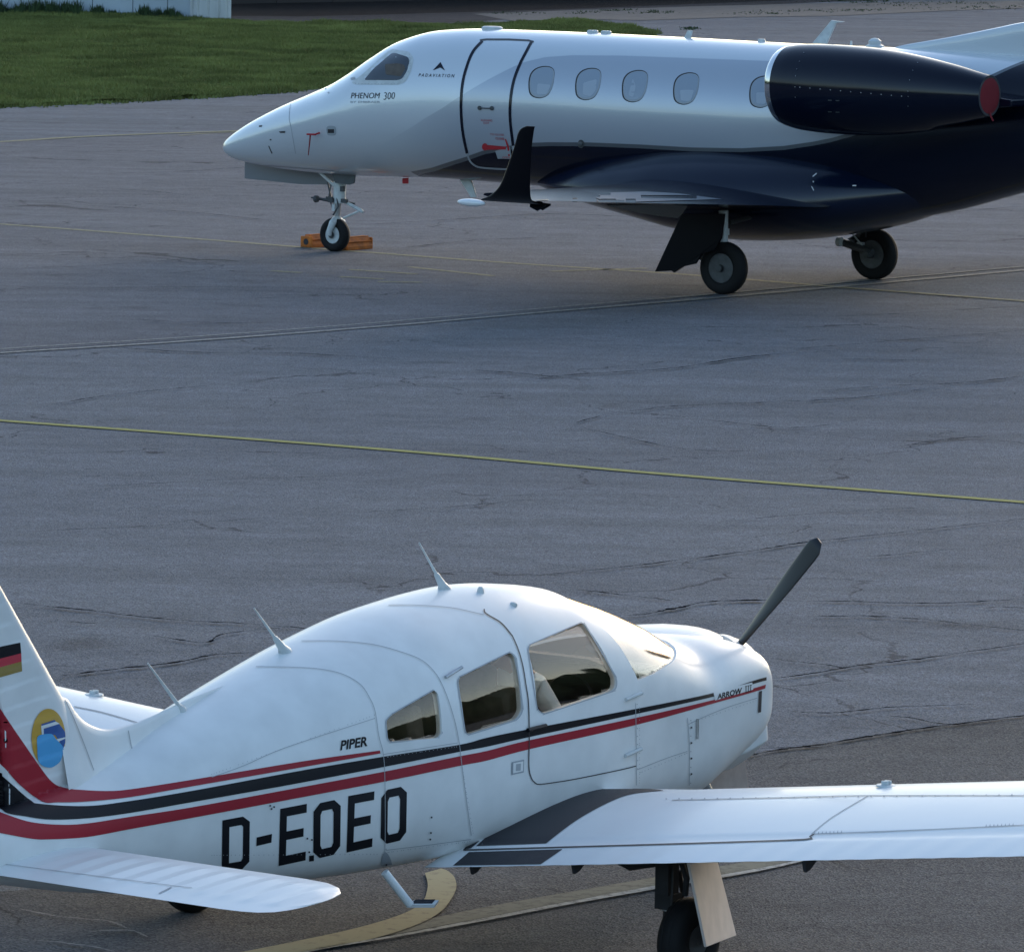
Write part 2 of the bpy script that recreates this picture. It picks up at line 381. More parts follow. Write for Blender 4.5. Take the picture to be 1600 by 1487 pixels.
# painted lines
band('yellow_line', [(-3000, 410), (-500, 617), (0, 656.5), (240, 674), (640, 705), (1060, 742), (1600, 784), (2200, 832), (5000, 1055)], .15, .008, M['yellow'])
band('yellow_line', [(-2500, 178), (-400, 322), (0, 350), (240, 368), (445, 384), (600, 396), (800, 411), (1000, 424), (1100, 431), (1320, 449), (1600, 470), (2000, 500), (4500, 685)], .17, .008, M['yellowold'])
band('yellow_line', [(-400, 245), (0, 221.5), (140, 213), (300, 207), (420, 203)], .24, .008, M['yellowold'])
band('yellow_line', [(280, 212), (340, 207.5), (420, 206)], .10, .0085, M['yellowold'])
band('yellow_line', [(860, 424), (940, 421), (1010, 419)], .12, .008, M['yellowold'])
for a, b in [((425, 423), (470, 426)), ((530, 432), (600, 436)), ((545, 421), (650, 428)), ((640, 417), (770, 431)), ((590, 440), (660, 441))]:
    band('faded_stand_mark', [a, b], .13, .008, M['yellowold'], sm=False)
for dy, wd in ((-3, .07), (3, .12)):
    band('worn_seam', [(-500, 584+dy), (0, 548+dy), (300, 529+dy), (600, 506+dy), (900, 480+dy), (1130, 461+dy), (1330, 443+dy), (1600, 419+dy), (2000, 382+dy)], wd, .009, M['paleline'], jitter=.01)
# the guide line with its hook under the light aeroplane
def px_poly(name, pts, z, mt): return sheet_px(name, pts, z, mt, apron)
px_poly('guide_line', catmull([(380, 1487), (520, 1466), (640, 1441), (760, 1416), (900, 1391), (1040, 1367), (1180, 1343), (1300, 1322), (1400, 1304)], 4)+[(1401, 1309), (1301, 1330), (1190, 1355)]+catmull([(1040, 1380), (900, 1405), (760, 1432), (600, 1462), (520, 1475), (450, 1490), (300, 1522)], 4), .012, M['creamdull'])
px_poly('guide_line_edge', catmull([(300, 1522), (450, 1490), (520, 1476), (600, 1463), (760, 1432.5), (900, 1405.5), (1040, 1380), (1190, 1355), (1301, 1330)], 4)+catmull([(1301, 1333), (1190, 1359), (1040, 1385.5), (900, 1410), (760, 1437), (600, 1466), (520, 1479), (450, 1493), (300, 1526)], 4), .016, M['creamedge'])
px_poly('guide_line_hook', catmull([(664, 1363), (668, 1378), (667, 1392), (660, 1408), (640, 1422), (600, 1437), (540, 1453), (460, 1470), (380, 1486), (300, 1502)], 5)+catmull([(300, 1520), (400, 1500), (520, 1478), (600, 1461), (660, 1440), (690, 1422), (706, 1402), (713, 1385), (710, 1370), (700, 1360), (690, 1356)], 5), .016, M['cream'])
# cracks in the asphalt: one mesh of thin ragged strips
crk = MB(); crk2 = MB()
def crack(pts, wd=.03, mb=crk, z=.0205):
    P = catmull(pts, 16); G = []; wd *= 1.15
    for i, (x, y) in enumerate(P):
        g = ground(x, y, z); k_ = g.y*.0011; G.append((g.x, g.y+k_*(mn.noise(Vector((g.x*3, g.y, z*9)))*.55+mn.noise(Vector((g.x*11, g.y, 4)))*.6)))
    ws = [wd*random.uniform(.25, 1.5)*min(1, .25+4*min(i, len(G)-1-i)/len(G)) for i in range(len(G))]
    ph = random.random()*50; ws = [w_*max(0.0, min(1.3, .95+1.3*mn.noise(Vector((i*.16+ph, ph, 0))))) for i, w_ in enumerate(ws)]
    L, Rr = pline(G, ws); n = len(L)
    mb.add([(x, y, z) for x, y in L+Rr], [(i, i+n, i+n+1, i+1) for i in range(n-1) if ws[i]+ws[i+1] > .002])
for pts, wd in [
    ([(30, 942), (130, 952), (250, 966), (400, 975), (520, 985)], .025), ([(95, 1055), (180, 1045), (280, 1033), (340, 1022), (430, 1018)], .03),
    ([(105, 971), (150, 974)], .02), ([(240, 993), (320, 1003), (350, 990), (460, 978)], .022), ([(980, 961), (1010, 958), (1060, 949), (1120, 939), (1280, 938), (1450, 942), (1600, 936)], .035),
    ([(900, 920), (1000, 932), (1060, 939)], .022), ([(830, 900), (1000, 882), (1160, 862), (1250, 848), (1400, 832), (1600, 810)], .024), ([(1200, 1060), (1260, 1053), (1350, 1038), (1440, 1028), (1600, 1005)], .03),
    ([(1260, 963), (1350, 962), (1450, 968), (1540, 978), (1600, 984)], .028), ([(1210, 1030), (1290, 1038), (1330, 1046)], .018),
    ([(1540, 950), (1570, 948), (1600, 950)], .02), ([(1230, 1110), (1300, 1113), (1400, 1104), (1520, 1100)], .022), ([(1130, 1188), (1200, 1174), (1290, 1161), (1400, 1143), (1520, 1127), (1700, 1106)], .03),
    ([(1140, 1170), (1220, 1168), (1280, 1166)], .016), ([(1390, 1118), (1430, 1122), (1470, 1130), (1540, 1132)], .018), ([(740, 578), (800, 582), (880, 590)], .035),
    ([(190, 498), (300, 503), (420, 505)], .028), ([(170, 541), (300, 550), (460, 552), (620, 560)], .028), ([(820, 595), (900, 585), (1050, 575), (1180, 556), (1320, 547)], .028),
    ([(1280, 610), (1400, 602), (1500, 598), (1600, 588)], .030), ([(1300, 560), (1420, 562), (1560, 560)], .022), ([(900, 660), (960, 645), (1040, 636)], .02), ([(1000, 637), (1080, 633), (1200, 628), (1330, 622), (1470, 604)], .024),
    ([(1100, 655), (1240, 668), (1340, 655)], .02), ([(1390, 700), (1480, 686), (1560, 680)], .02), ([(80, 632), (180, 616), (330, 602)], .02), ([(900, 665), (1060, 700), (1180, 705)], .016),
    ([(1240, 545), (1400, 532), (1600, 516)], .02), ([(0, 312), (120, 320), (280, 330), (430, 345)], .028), ([(120, 272), (280, 268), (420, 258)], .025), ([(50, 290), (200, 296), (300, 305)], .02),
    ([(560, 352), (700, 343), (860, 334), (1000, 340)], .025), ([(620, 388), (760, 374), (900, 372)], .025), ([(1180, 350), (1320, 345), (1600, 322)], .02), ([(0, 420), (140, 415), (330, 402)], .02),
    ([(560, 800), (700, 792), (830, 780)], .014), ([(150, 760), (330, 750), (560, 742)], .014), ([(40, 830), (220, 822), (420, 808)], .012), ([(1120, 815), (1300, 800), (1500, 790)], .014),
    ([(1340, 870), (1440, 862), (1560, 850)], .016),
    ([(0, 452), (300, 448), (600, 452)], .016), ([(1180, 500), (1400, 490), (1600, 478)], .018), ([(1040, 46), (1200, 52), (1400, 50), (1600, 44)], .05), ([(1100, 30), (1300, 32), (1500, 28)], .05), ([(300, 470), (500, 462), (700, 455)], .018)]:
    crack(pts, wd)
for pts, wd in [([(30, 1418), (90, 1430), (170, 1438), (200, 1450)], .018), ([(140, 1455), (200, 1452), (230, 1462)], .02), ([(30, 1466), (120, 1474), (180, 1487)], .018)]:
    crack(pts, wd, crk2)
o = crk.build('crack', M['crack'], apron); o['kind'] = 'stuff'
o = crk2.build('crack_filler', M['paleCrack'], apron); o['kind'] = 'stuff'
for ob in (bpy.data.objects['crack'], bpy.data.objects['crack_filler']):
    for p in ob.data.polygons[:1]:
        if p.normal.z < 0: ob.data.flip_normals()
sheet_px('dark_ground_edge', [(300, 44), (470, 46), (600, 42), (740, 34), (900, 24), (1100, 12), (1300, 3), (1700, -8), (1700, -12), (1300, -1), (1100, 5), (900, 13), (740, 18), (600, 22), (470, 25), (300, 23)], .004, M['asphalt_dark'], apron)  # darker ground in two sheets, darkest towards the far hangar
sheet_px('dark_ground', [(355, 25), (470, 26), (600, 23), (740, 19), (900, 14), (1100, 6), (1300, -2), (1700, -14), (1700, -40), (300, -40), (300, 24)], .006, M['asphalt_dark2'], apron)
sheet_px('gravel_verge', [(740, 22), (900, 16), (1100, 10), (1300, 5), (1600, 2), (1900, -2), (1900, 8), (1600, 13), (1480, 17), (1300, 25), (1150, 27), (1000, 32), (900, 30), (800, 33)], .012, M['gravel'], apron)
# --- grass field
gp = [(-500, 186), (-200, 175), (0, 168), (120, 163), (240, 157), (350, 151), (470, 141), (620, 128), (800, 105), (930, 80), (1000, 62), (1018, 54), (1000, 47), (960, 41), (900, 35), (820, 37), (700, 41), (560, 37), (440, 39), (362, 35), (300, 31), (200, 27), (100, 24), (0, 22), (-500, 5)]
GP = [ground(x, y) for x, y in catmull(gp, 4, True)]
loops = [[(p.x, p.y) for p in GP]]
v2, fs = cut2d(loops, .8)
def gh(x, y): return .05+.05*mn.noise(Vector((x*.6, y*.35, 0)))+.03*mn.noise(Vector((x*1.7, y*1.2, 5)))
V = [(x, y, gh(x, y)) for x, y in v2]
field = mesh('grass_field', V, fs, M['grass'], None, True); field['kind'] = 'structure'
poly = np.array(loops[0])
def inside(x, y, P=poly):
    c = False; n = len(P); j = n-1
    for i in range(n):
        if (P[i][1] > y) != (P[j][1] > y) and x < (P[j][0]-P[i][0])*(y-P[i][1])/(P[j][1]-P[i][1])+P[i][0]: c = not c
        j = i
    return c
def inside_np(X, Y, P=poly):
    c = np.zeros(X.shape, bool); n = len(P); j = n-1
    for i in range(n):
        yi, yj, xi, xj = P[i][1], P[j][1], P[i][0], P[j][0]
        if yi != yj:
            c ^= ((yi > Y) != (yj > Y)) & (X < (xj-xi)*(Y-yi)/(yj-yi)+xi)
        j = i
    return c
def tufts(name, X, Y, H, mt, k=3, wd=.02, spread=.05, lean=.5, zf=gh):
    n = len(X); Z = np.array([zf(x, y)-.03 for x, y in zip(X, Y)])
    X = np.repeat(X, k)+np.random.normal(0, spread, n*k); Y = np.repeat(Y, k)+np.random.normal(0, spread, n*k); Z = np.repeat(Z, k); H = np.repeat(H, k)*np.random.uniform(.5, 1.2, n*k)
    a = np.random.uniform(0, 2*np.pi, n*k); dx = np.cos(a)*wd; dy = np.sin(a)*wd
    lx = np.random.normal(0, lean, n*k)*H; ly = np.random.normal(0, lean, n*k)*H
    V = np.stack([np.stack([X-dx, Y-dy, Z], 1), np.stack([X+dx, Y+dy, Z], 1), np.stack([X+lx, Y+ly, Z+H], 1)], 1).reshape(-1, 3)
    me = bpy.data.meshes.new(name); N = n*k
    me.vertices.add(N*3); me.vertices.foreach_set('co', V.ravel()); me.loops.add(N*3); me.loops.foreach_set('vertex_index', np.arange(N*3))
    me.polygons.add(N); me.polygons.foreach_set('loop_start', np.arange(N)*3); me.materials.append(mt); me.update(calc_edges=True)
    ob = bpy.data.objects.new(name, me); C.objects.link(ob); ob['kind'] = 'stuff'; ob['label'] = 'short green mown grass covering the field by the hangar'; ob['category'] = 'grass'; return ob
Xr = np.random.uniform(poly[:, 0].min(), poly[:, 0].max(), 420000); Yr = np.random.uniform(poly[:, 1].min(), poly[:, 1].max(), 420000)
ok = inside_np(Xr, Yr); ok &= (Xr > -17.5) & (Xr < 6)
dens = np.array([mn.noise(Vector((x*.9, y*.45, 3))) for x, y in zip(Xr[ok], Yr[ok])]); Xg = Xr[ok]; Yg = Yr[ok]
kp = np.random.uniform(-.9, .5, len(Xg)) < dens+.2; Xg, Yg, dens = Xg[kp], Yg[kp], dens[kp]
tufts('grass', Xg[:150000], Yg[:150000], (.07+.07*(dens+.5))[:150000], M['blade'], k=3, wd=.016)

# ragged dirty border: tufts and bare soil crumbs along the edge
Xe = []; Ye = []
for i in range(len(poly)):
    a = poly[i]; b = poly[(i+1) % len(poly)]; L_ = np.linalg.norm(b-a)
    if not (-18 < a[0] < 6): continue
    for _ in range(int(L_*60)):
        t = random.random(); q = a+(b-a)*t; k = .16*max(0, mn.noise(Vector((q[0]*1.3, q[1]*1.3, 9)))+.3); Xe.append(q[0]+random.gauss(0, .05+k)); Ye.append(q[1]+random.gauss(0, .12+k*3))
o = tufts('grass', np.array(Xe), np.array(Ye), np.full(len(Xe), .075), M['blade'], k=4, wd=.018, spread=.05, zf=lambda x, y: .03)
o['label'] = 'ragged fringe of grass along the edge of the asphalt'
# --- white sheet-metal hangar at top left, dark hangar behind
def wpt(px, py, z=0): g = ground(px, py); return Vector((g.x, g.y, z))
A = wpt(-900, -5); B = wpt(0, 21); Cc = wpt(302, 29.5); D = wpt(362, 35)
hang = empty('hangar', (Cc.x, Cc.y, 0), 0, 'pale blue sheet metal hangar standing behind the grass field', 'hangar')
hang_off = Vector((Cc.x, Cc.y, 0))
dirw = (Cc-B).normalized(); nrm = Vector((dirw.y, -dirw.x, 0)); 
if nrm.y > 0: nrm = -nrm
mb = MB()
def wallbox(mb, p, q, z0, z1, th, out=0):
    p = Vector(p)-hang_off; q = Vector(q)-hang_off; d = (q-p).normalized(); n = Vector((d.y, -d.x, 0)); n = -n if n.y > 0 else n
    c = (p+q)/2+n*(out-th/2); L = (q-p).length
    mb.box((c.x, c.y, (z0+z1)/2), (L, th, z1-z0), Matrix.Rotation(math.atan2(d.y, d.x), 3, 'Z')); return mb
# wall sheets as separate panels (joint gaps between them)
xs = [-900, -620, -330, -140, -62, 2, 62, 145, 208, 262, 301]
def onwall(px): 
    t = (px-0)/302; g = B+(Cc-B)*((px)/302.0); return g
for a, b in zip(xs[:-1], xs[1:]):
    p = onwall(a); q = onwall(b); dd = (q-p).normalized()*.012
    wallbox(MB(), p+dd, q-dd, .0, 6, .05).build('wall_panel', M['hangar'], hang)
wallbox(MB(), onwall(-900), onwall(301), 0, 6, .05, -.06).build('wall_backing', M['seamd'], hang)
dp = (D-Cc).normalized()
wallbox(MB(), Cc, D, 0, 6, .08, .10).build('door_leaf', M['hangarpost'], hang)
for px in (306, 315, 331, 348, 359):
    t = (px-302)/60; p = Cc+(D-Cc)*t; wallbox(MB(), p-dp*.045, p+dp*.045, 0, 6, .06, .165).build('door_rib', M['hangarpost'], hang)
mb = MB(); p = Cc-hang_off; q = A-hang_off; back = Vector((-.08, 1, 0)).normalized()*14
mb.add([p+Vector((0, .1, 0)), p+back, p+back+Vector((0, 0, 6)), p+Vector((0, .1, 6)), q+back, q+back+Vector((0, 0, 6)), q, q+Vector((0, 0, 6))], [(0, 1, 2, 3), (1, 4, 5, 2), (4, 6, 7, 5)])
mb.build('side_wall', M['hangar'], hang)
mb = MB(); mb.add([p+Vector((.3, -.4, 6)), p+back+Vector((.3, 0, 7.5)), q+back+Vector((0, 0, 7.5)), q+Vector((0, -.4, 6)), p+Vector((.3, -.4, 6.15)), p+back+Vector((.3, 0, 7.65)), q+back+Vector((0, 0, 7.65)), q+Vector((0, -.4, 6.15))],
   [(0, 1, 2, 3), (7, 6, 5, 4), (0, 4, 5, 1), (1, 5, 6, 2), (2, 6, 7, 3), (3, 7, 4, 0)]); mb.build('roof', M['darkhangar'], hang)
# weeds along its foot
Xw = []; Yw = []; Hw = []
for cx, sp, n, hh in [(0, 12, 90, .5), (40, 12, 70, .5), (60, 8, 60, .6), (85, 10, 60, .55), (105, 9, 50, .5), (123, 6, 50, .55), (157, 6, 45, .42), (178, 9, 45, .25), (228, 6, 60, .45), (248, 5, 40, .35), (268, 8, 60, .42), (280, 8, 30, .3), (-60, 40, 200, .5), (-160, 50, 200, .5), (30, 60, 300, .22), (230, 60, 180, .16)]:
    for _ in range(int(n*1.1)):
        p = onwall(random.gauss(cx, sp*.5)); Xw.append(p.x); Yw.append(p.y-.25-abs(random.gauss(0, .5))); Hw.append(hh*random.uniform(.3, .8))
o = tufts('weeds', np.array(Xw), np.array(Yw), np.array(Hw), M['weed'], k=5, wd=.03, spread=.05, lean=.22); o['label'] = 'tall weeds growing along the foot of the pale hangar'; o['category'] = 'weeds'
# grass tufts in the gravel verge and on the hard standing
Xw = []; Yw = []; Hw = []
for _ in range(260):
    c = random.choice([(905, 21, 30), (960, 17, 40), (1020, 20, 30), (1170, 22, 60), (1260, 18, 60), (1330, 17, 60), (1480, 14, 80), (1560, 12, 60), (800, 22, 40), (1400, 9, 60), (1500, 6, 80), (1350, 3, 80), (1080, 45, 6)])
    g = ground(random.gauss(c[0], c[2]*.5), c[1]+random.gauss(0, 1.2)); Xw.append(g.x); Yw.append(g.y); Hw.append(random.uniform(.02, .07))
o = tufts('weeds', np.array(Xw), np.array(Yw), np.array(Hw), M['weed'], k=6, wd=.03, spread=.12, lean=.8, zf=lambda x, y: .03); o['label'] = 'low grass tufts growing through the gravel verge'; o['category'] = 'weeds'
# dark hangar behind
g0 = ground(340, 7); g1 = ground(1900, -22); g0.z = g1.z = 0
dh = empty('dark_hangar', (g0.x, g0.y, 0), 0, 'dark open hangar front far behind the business jet', 'hangar')
d = (g1-g0).normalized(); L = (g1-g0).length; rot = Matrix.Rotation(math.atan2(d.y, d.x), 3, 'Z'); nb = int(L/2.4)
for i in range(nb):
    c = d*(i+.5)*L/nb; MB().box((c.x, c.y, 3.2), (L/nb-.03, .12, 6.4), rot).build('door_panel', M['darkhangar'], dh)
for px in (1244, 1256, 1299, 1420, 1500):
    t = (px-340)/1560; c = d*L*t; MB().box((c.x, c.y-.25, 3.2), (.13, .13, 6.4), rot).build('white_post', M['hangarpost'], dh)
back = Vector((-d.y, d.x, 0))*12; c = d*L/2+back/2
MB().box((c.x, c.y, 6.5), (L+.6, 13, .25), rot).build('roof', M['darkhangar'], dh)

# unseen wood added round the airfield to darken reflections in paint and glass
def wood(az0, az1, n, Rm, hm):
    ico = bmesh.new(); bmesh.ops.create_icosphere(ico, subdivisions=3, radius=1); bv = [v.co.copy() for v in ico.verts]; bfc = [tuple(v.index for v in f.verts) for f in ico.faces]; ico.free()
    mb = MB()
    for i in range(n):
        az = R(az0+(az1-az0)*(i+random.random())/n); rr = Rm*random.uniform(.94, 1.15); h = hm*random.uniform(.7, 1.15); x = math.sin(az)*rr; y = 50+math.cos(az)*rr; w_ = random.uniform(4.5, 7.5); sd_ = random.random()*99
        V = []
        for v in bv:
            k = 1+.28*mn.noise(v*2.2+Vector((sd_, 0, 0)))+.12*mn.noise(v*6+Vector((0, sd_, 0)))
            V.append((x+v.x*w_*k, y+v.y*w_*k, h*.46+v.z*h*.54*k))
        mb.add(V, bfc)
    o = mb.build('unseen_wood', M['weed'], None); o['kind'] = 'stuff'; o['label'] = 'added wood out of view, there to darken reflections in paint and glass'; o['category'] = 'trees'; return o
wood(38, 318, 260, 175, 17)
wood(45, 110, 90, 120, 21)
wood(-42, 38, 110, 420, 15)
# ------------------------------------------------------------------ lofted bodies
def interp(rows, x):
    xs = [r[0] for r in rows]
    if x <= xs[0]: return rows[0][1:]
    if x >= xs[-1]: return rows[-1][1:]
    i = max(j for j in range(len(xs)) if xs[j] <= x); i = min(i, len(xs)-2)
    h = xs[i+1]-xs[i]; t = (x-xs[i])/h; out = []
    for k in range(1, len(rows[0])):
        y0, y1 = rows[i][k], rows[i+1][k]; dl = (y1-y0)/h
        def slope(j):
            if j == 0: return (rows[1][k]-rows[0][k])/(xs[1]-xs[0])
            if j == len(xs)-1: return (rows[-1][k]-rows[-2][k])/(xs[-1]-xs[-2])
            a = (rows[j][k]-rows[j-1][k])/(xs[j]-xs[j-1]); b = (rows[j+1][k]-rows[j][k])/(xs[j+1]-xs[j])
            return 0 if a*b <= 0 else 2*a*b/(a+b)
        m0, m1 = slope(i)*h, slope(i+1)*h
        out.append((2*t**3-3*t*t+1)*y0+(t**3-2*t*t+t)*m0+(-2*t**3+3*t*t)*y1+(t**3-t*t)*m1)
    return out
def sec_pt(s, u):
    """s = top, bottom, halfwidth, zmid, ntop, nbot ; u angle, 0 = left (+y), pi/2 = top"""
    top, bot, wd, zm, nt, nb = s; c, q = math.cos(u), math.sin(u); n = nt if q >= 0 else nb; h = (top-zm) if q >= 0 else (zm-bot)
    return wd*math.copysign(abs(c)**(2/n), c), zm+h*math.copysign(abs(q)**(2/n), q)
def loft(rows, xs, n=96, inset=0.0, zshift=None):
    V = []; F = []
    for x in xs:
        s = list(interp(rows, x))
        if inset: s[0] -= inset; s[1] += inset; s[2] = max(s[2]-inset, .01)
        for k in range(n):
            y, z = sec_pt(s, 2*math.pi*(k+.5)/n); V.append((x, y, z))
    m = len(xs)
    for i in range(m-1):
        for k in range(n): F.append((i*n+k, i*n+(k+1) % n, (i+1)*n+(k+1) % n, (i+1)*n+k))
    F += [tuple(range(n))[::-1], tuple(range((m-1)*n, m*n))]
    return V, F
def fixn(o):
    bm = bmesh.new(); bm.from_mesh(o.data); bmesh.ops.recalc_face_normals(bm, faces=bm.faces); bm.to_mesh(o.data); bm.free()
def wing_mesh(name, secs, mt, parent, ns=60, nc=26, disp=None, mirror=False, cap=True):
    """secs: list of (y, xLE, zLE, xTE, zTE, thickness) ; airfoil upper+lower; disp(yfrac,xfrac,upper)->dz"""
    V = []; F = []
    rows = sorted(secs, key=lambda r: r[0]); ys = [r[0] for r in rows]
    Y = np.linspace(ys[0], ys[-1], ns)
    prof = []
    for k in range(nc+1):
        f = (1-math.cos(math.pi*k/nc))/2; yt = 5*(.2969*math.sqrt(f)-.126*f-.3516*f*f+.2843*f**3-.1036*f**4); prof.append((f, yt))
    lo = prof[1:-1][::-1]; n = len(prof)+len(lo)
    for y in Y:
        xl, zl, xt, zt, th = [np.interp(y, ys, [r[j] for r in rows]) for j in range(1, 6)]
        ch = xl-xt
        for up, lst in ((1, prof), (0, lo)):
            for f, yt in lst:
                z = zl+(zt-zl)*f+(yt*th*ch*(1.15 if up else -.65)); x = xl-(ch*f)
                if disp: z += disp(y, f, up)
                V.append((x, y, z))
    for i in range(ns-1):
        for k in range(n): F.append((i*n+k, i*n+(k+1) % n, (i+1)*n+(k+1) % n, (i+1)*n+k))
    if cap: F += [tuple(range(n)), tuple(range((ns-1)*n, ns*n))]
    if mirror: V = [(x, -y, z) for x, y, z in V]
    o = mesh(name, V, F, mt, parent, True); fixn(o); o.data.set_sharp_from_angle(angle=R(50)); return o
def boolean(o, cutter, keep=False):
    m = o.modifiers.new('b', 'BOOLEAN'); m.operation = 'DIFFERENCE'; m.solver = 'EXACT'; m.object = cutter
    m.material_mode = 'TRANSFER'
    dg = bpy.context.evaluated_depsgraph_get(); ne = bpy.data.meshes.new_from_object(o.evaluated_get(dg))
    o.modifiers.clear(); old = o.data; o.data = ne
    if not keep: bpy.data.objects.remove(cutter)
def prism(name, loop_xz, y0, y1, mt):
    n = len(loop_xz); V = [(x, y0, z) for x, z in loop_xz]+[(x, y1, z) for x, z in loop_xz]
    tri = tessellate_polygon([[Vector((x, z, 0)) for x, z in loop_xz]])
    F = [tuple(t) for t in tri]+[tuple(i+n for i in t[::-1]) for t in tri]+[(i, (i+1) % n, (i+1) % n+n, i+n) for i in range(n)]
    o = mesh(name, V, F, mt); fixn(o); return o

# ------------------------------------------------------------------ LIGHT AEROPLANE
PX, PY, PYAW = -.388, 29.9, .958
pip = empty('light_aeroplane', (PX, PY, 0), PYAW, 'white low wing single engine aeroplane with red and black stripes in the foreground', 'aeroplane')
bpy.context.view_layer.update()
#        x     top   bot   w    zm   nt   nb
PR = [(-4.05, 1.12, .98, .03, 1.05, 2, 2), (-3.95, 1.14, .93, .07, 1.04, 2, 2), (-3.5, 1.20, .82, .15, 1.02, 2, 2.2), (-2.85, 1.29, .69, .25, 1.02, 2, 2.6),
      (-2.3, 1.45, .62, .36, 1.06, 2, 3), (-1.6, 1.63, .575, .47, 1.10, 2.05, 3.6), (-1.05, 1.75, .555, .53, 1.12, 2.15, 4), (-.45, 1.845, .54, .565, 1.13, 2.25, 4), (.2, 1.885, .53, .575, 1.13, 2.3, 4),
      (.75, 1.835, .53, .575, 1.13, 2.3, 4), (1.15, 1.735, .53, .57, 1.12, 2.25, 4), (1.55, 1.60, .53, .555, 1.08, 2.25, 3.6), (1.92, 1.445, .535, .54, 1.03, 2.4, 3.2),
      (2.15, 1.43, .59, .52, 1.02, 2.9, 2.8), (2.36, 1.405, .67, .495, 1.03, 3.3, 2.7), (2.50, 1.37, .73, .475, 1.04, 3.6, 2.8), (2.58, 1.34, .77, .455, 1.05, 3.7, 2.8), (2.62, 1.305, .80, .435, 1.05, 3.6, 2.8), (2.645, 1.265, .83, .41, 1.06, 3.4, 2.7), (2.66, 1.22, .86, .375, 1.06, 3.2, 2.6)]
xsP = list(np.linspace(-4.05, 2.5, 110))+list(np.linspace(2.515, 2.66, 18))
V, F = loft(PR, xsP, 96)
body = mesh('fuselage', V, F, M['white'], pip, True); fixn(body)
PS = Surf(body, pip)
class Multi:
    def __init__(s, L): s.L = L
    def cast(s, px, py):
        best = (None, None); bd = 1e9
        for q in s.L:
            l, n = q.cast(px, py)
            if l is not None:
                d = (q.M @ l-cam.matrix_world.translation).length
                if d < bd: bd = d; best = (l, n)
        return best
def cx(px, py, S=PS):
    l, n = S.cast(px, py); return l
# stripes
def stripe(name, top, bot, mt, off=.002, mirror=True, n=6, S=PS):
    T = catmull(top, n); B_ = catmull(bot, n); return (T+B_[::-1])
blk_t = [(1197, 1057.5), (1177, 1063), (1113, 1082.6), (990, 1107.6), (826, 1138.6), (760, 1152), (717, 1163), (602, 1181), (472, 1203), (300, 1235), (203, 1251), (135, 1259), (64, 1256), (46, 1249)]
blk_b = [(1197, 1062.5), (1177, 1068), (1118, 1087), (993, 1115), (826, 1151), (760, 1166), (717, 1174), (599, 1197.6), (444, 1227), (300, 1252.5), (203, 1269.5), (135, 1278), (77, 1280), (38, 1275)]
lr_t = [(1196, 1069), (1180, 1074), (1116, 1092.6), (993, 1121), (826, 1156), (760, 1172.6), (717, 1181), (599, 1205), (444, 1234), (300, 1260.5), (203, 1275.5), (135, 1286), (93, 1288), (48, 1284), (30, 1280)]
lr_b = [(1195, 1075), (1177, 1080.6), (1116, 1098), (993, 1132), (826, 1170), (760, 1187.6), (717, 1196), (599, 1220.6), (444, 1250), (300, 1277), (203, 1294.6), (135, 1307), (77, 1310.6), (48, 1309.6), (30, 1307)]
ur_t = [(593, 1172), (472, 1189), (300, 1217.8), (203, 1233), (164, 1235.7), (125, 1234)]
ur_b = [(594, 1176.5), (472, 1198), (300, 1228), (203, 1245), (135, 1252), (110, 1253)]
# registration
def letter(ch):
    c = .24; s = .26; t = .155
    if ch == 'O': return [[(c, 0), (1-c, 0), (1, c*.55), (1, 1-c*.55), (1-c, 1), (c, 1), (0, 1-c*.55), (0, c*.55)], [(s+.06, t), (s, t+.07), (s, 1-t-.07), (s+.06, 1-t), (1-s-.06, 1-t), (1-s, 1-t-.07), (1-s, t+.07), (1-s-.06, t)]]
    if ch == 'D': return [[(0, 0), (.75, 0), (1, .12), (1, .88), (.75, 1), (0, 1)], [(s, t), (s, 1-t), (.70, 1-t), (.76, 1-t-.04), (.76, t+.05), (.70, t)]]
    if ch == 'E': return [[(0, 0), (1, 0), (1, t), (s, t), (s, .43), (.9, .43), (.9, .58), (s, .58), (s, 1-t), (1, 1-t), (1, 1), (0, 1)]]
    if ch == '-': return [[(0, 0), (1, 0), (1, 1), (0, 1)]]
for ch, q in (('D', [(347, 1281), (390, 1273), (389, 1355), (346, 1362)]), ('-', [(400.6, 1307.5), (424.6, 1302), (423.6, 1315.5), (400, 1321)]), ('E', [(437.4, 1263), (479, 1255), (477, 1343), (435, 1352)]),
              ('O', [(489.5, 1256), (532, 1247), (531, 1332), (489, 1342)]), ('E', [(543.8, 1243), (584.6, 1235.5), (581, 1322), (541, 1331)]), ('O', [(595.5, 1235), (635.5, 1226.5), (634, 1310), (594, 1319.5)])):
    decal('registration_letter', PS, [maploops(letter(ch), q)], M['black'], body, .0025, False, 8)
decal('registration_dot', PS, [[[(482.5, 1336), (490, 1335), (490, 1344), (482.5, 1345)]]], M['black'], body, .003)
decal('maker_lettering', PS, [text2d('PIPER', [(533, 1156.5), (575, 1149.5), (573.5, 1165), (531, 1172)], .03, shear=.0)], M['black'], body, .003)
decal('type_plate', PS, [[[(1113.6, 1080.8), (1174.5, 1065.8), (1176, 1077), (1116.5, 1094)]]], M['white'], body, .004)
decal('type_lettering', PS, [text2d('ARROW', [(1119.9, 1084), (1158.3, 1073.6), (1157.5, 1083.4), (1119.3, 1092.6)], .03)], M['black'], body, .0055)
iii = []
for k in range(3):
    a = k/3+.02; b = a+.27
    iii.append(maploops([[(a, 0), (b, 0), (b, .1), (a+.18, .1), (a+.18, .9), (b, .9), (b, 1), (a, 1), (a, .9), (a+.09, .9), (a+.09, .1), (a, .1)]], [(1162.6, 1072), (1174, 1069), (1173.3, 1079), (1162.6, 1082)]))
decal('type_lettering', PS, iii, M['black'], body, .0055)
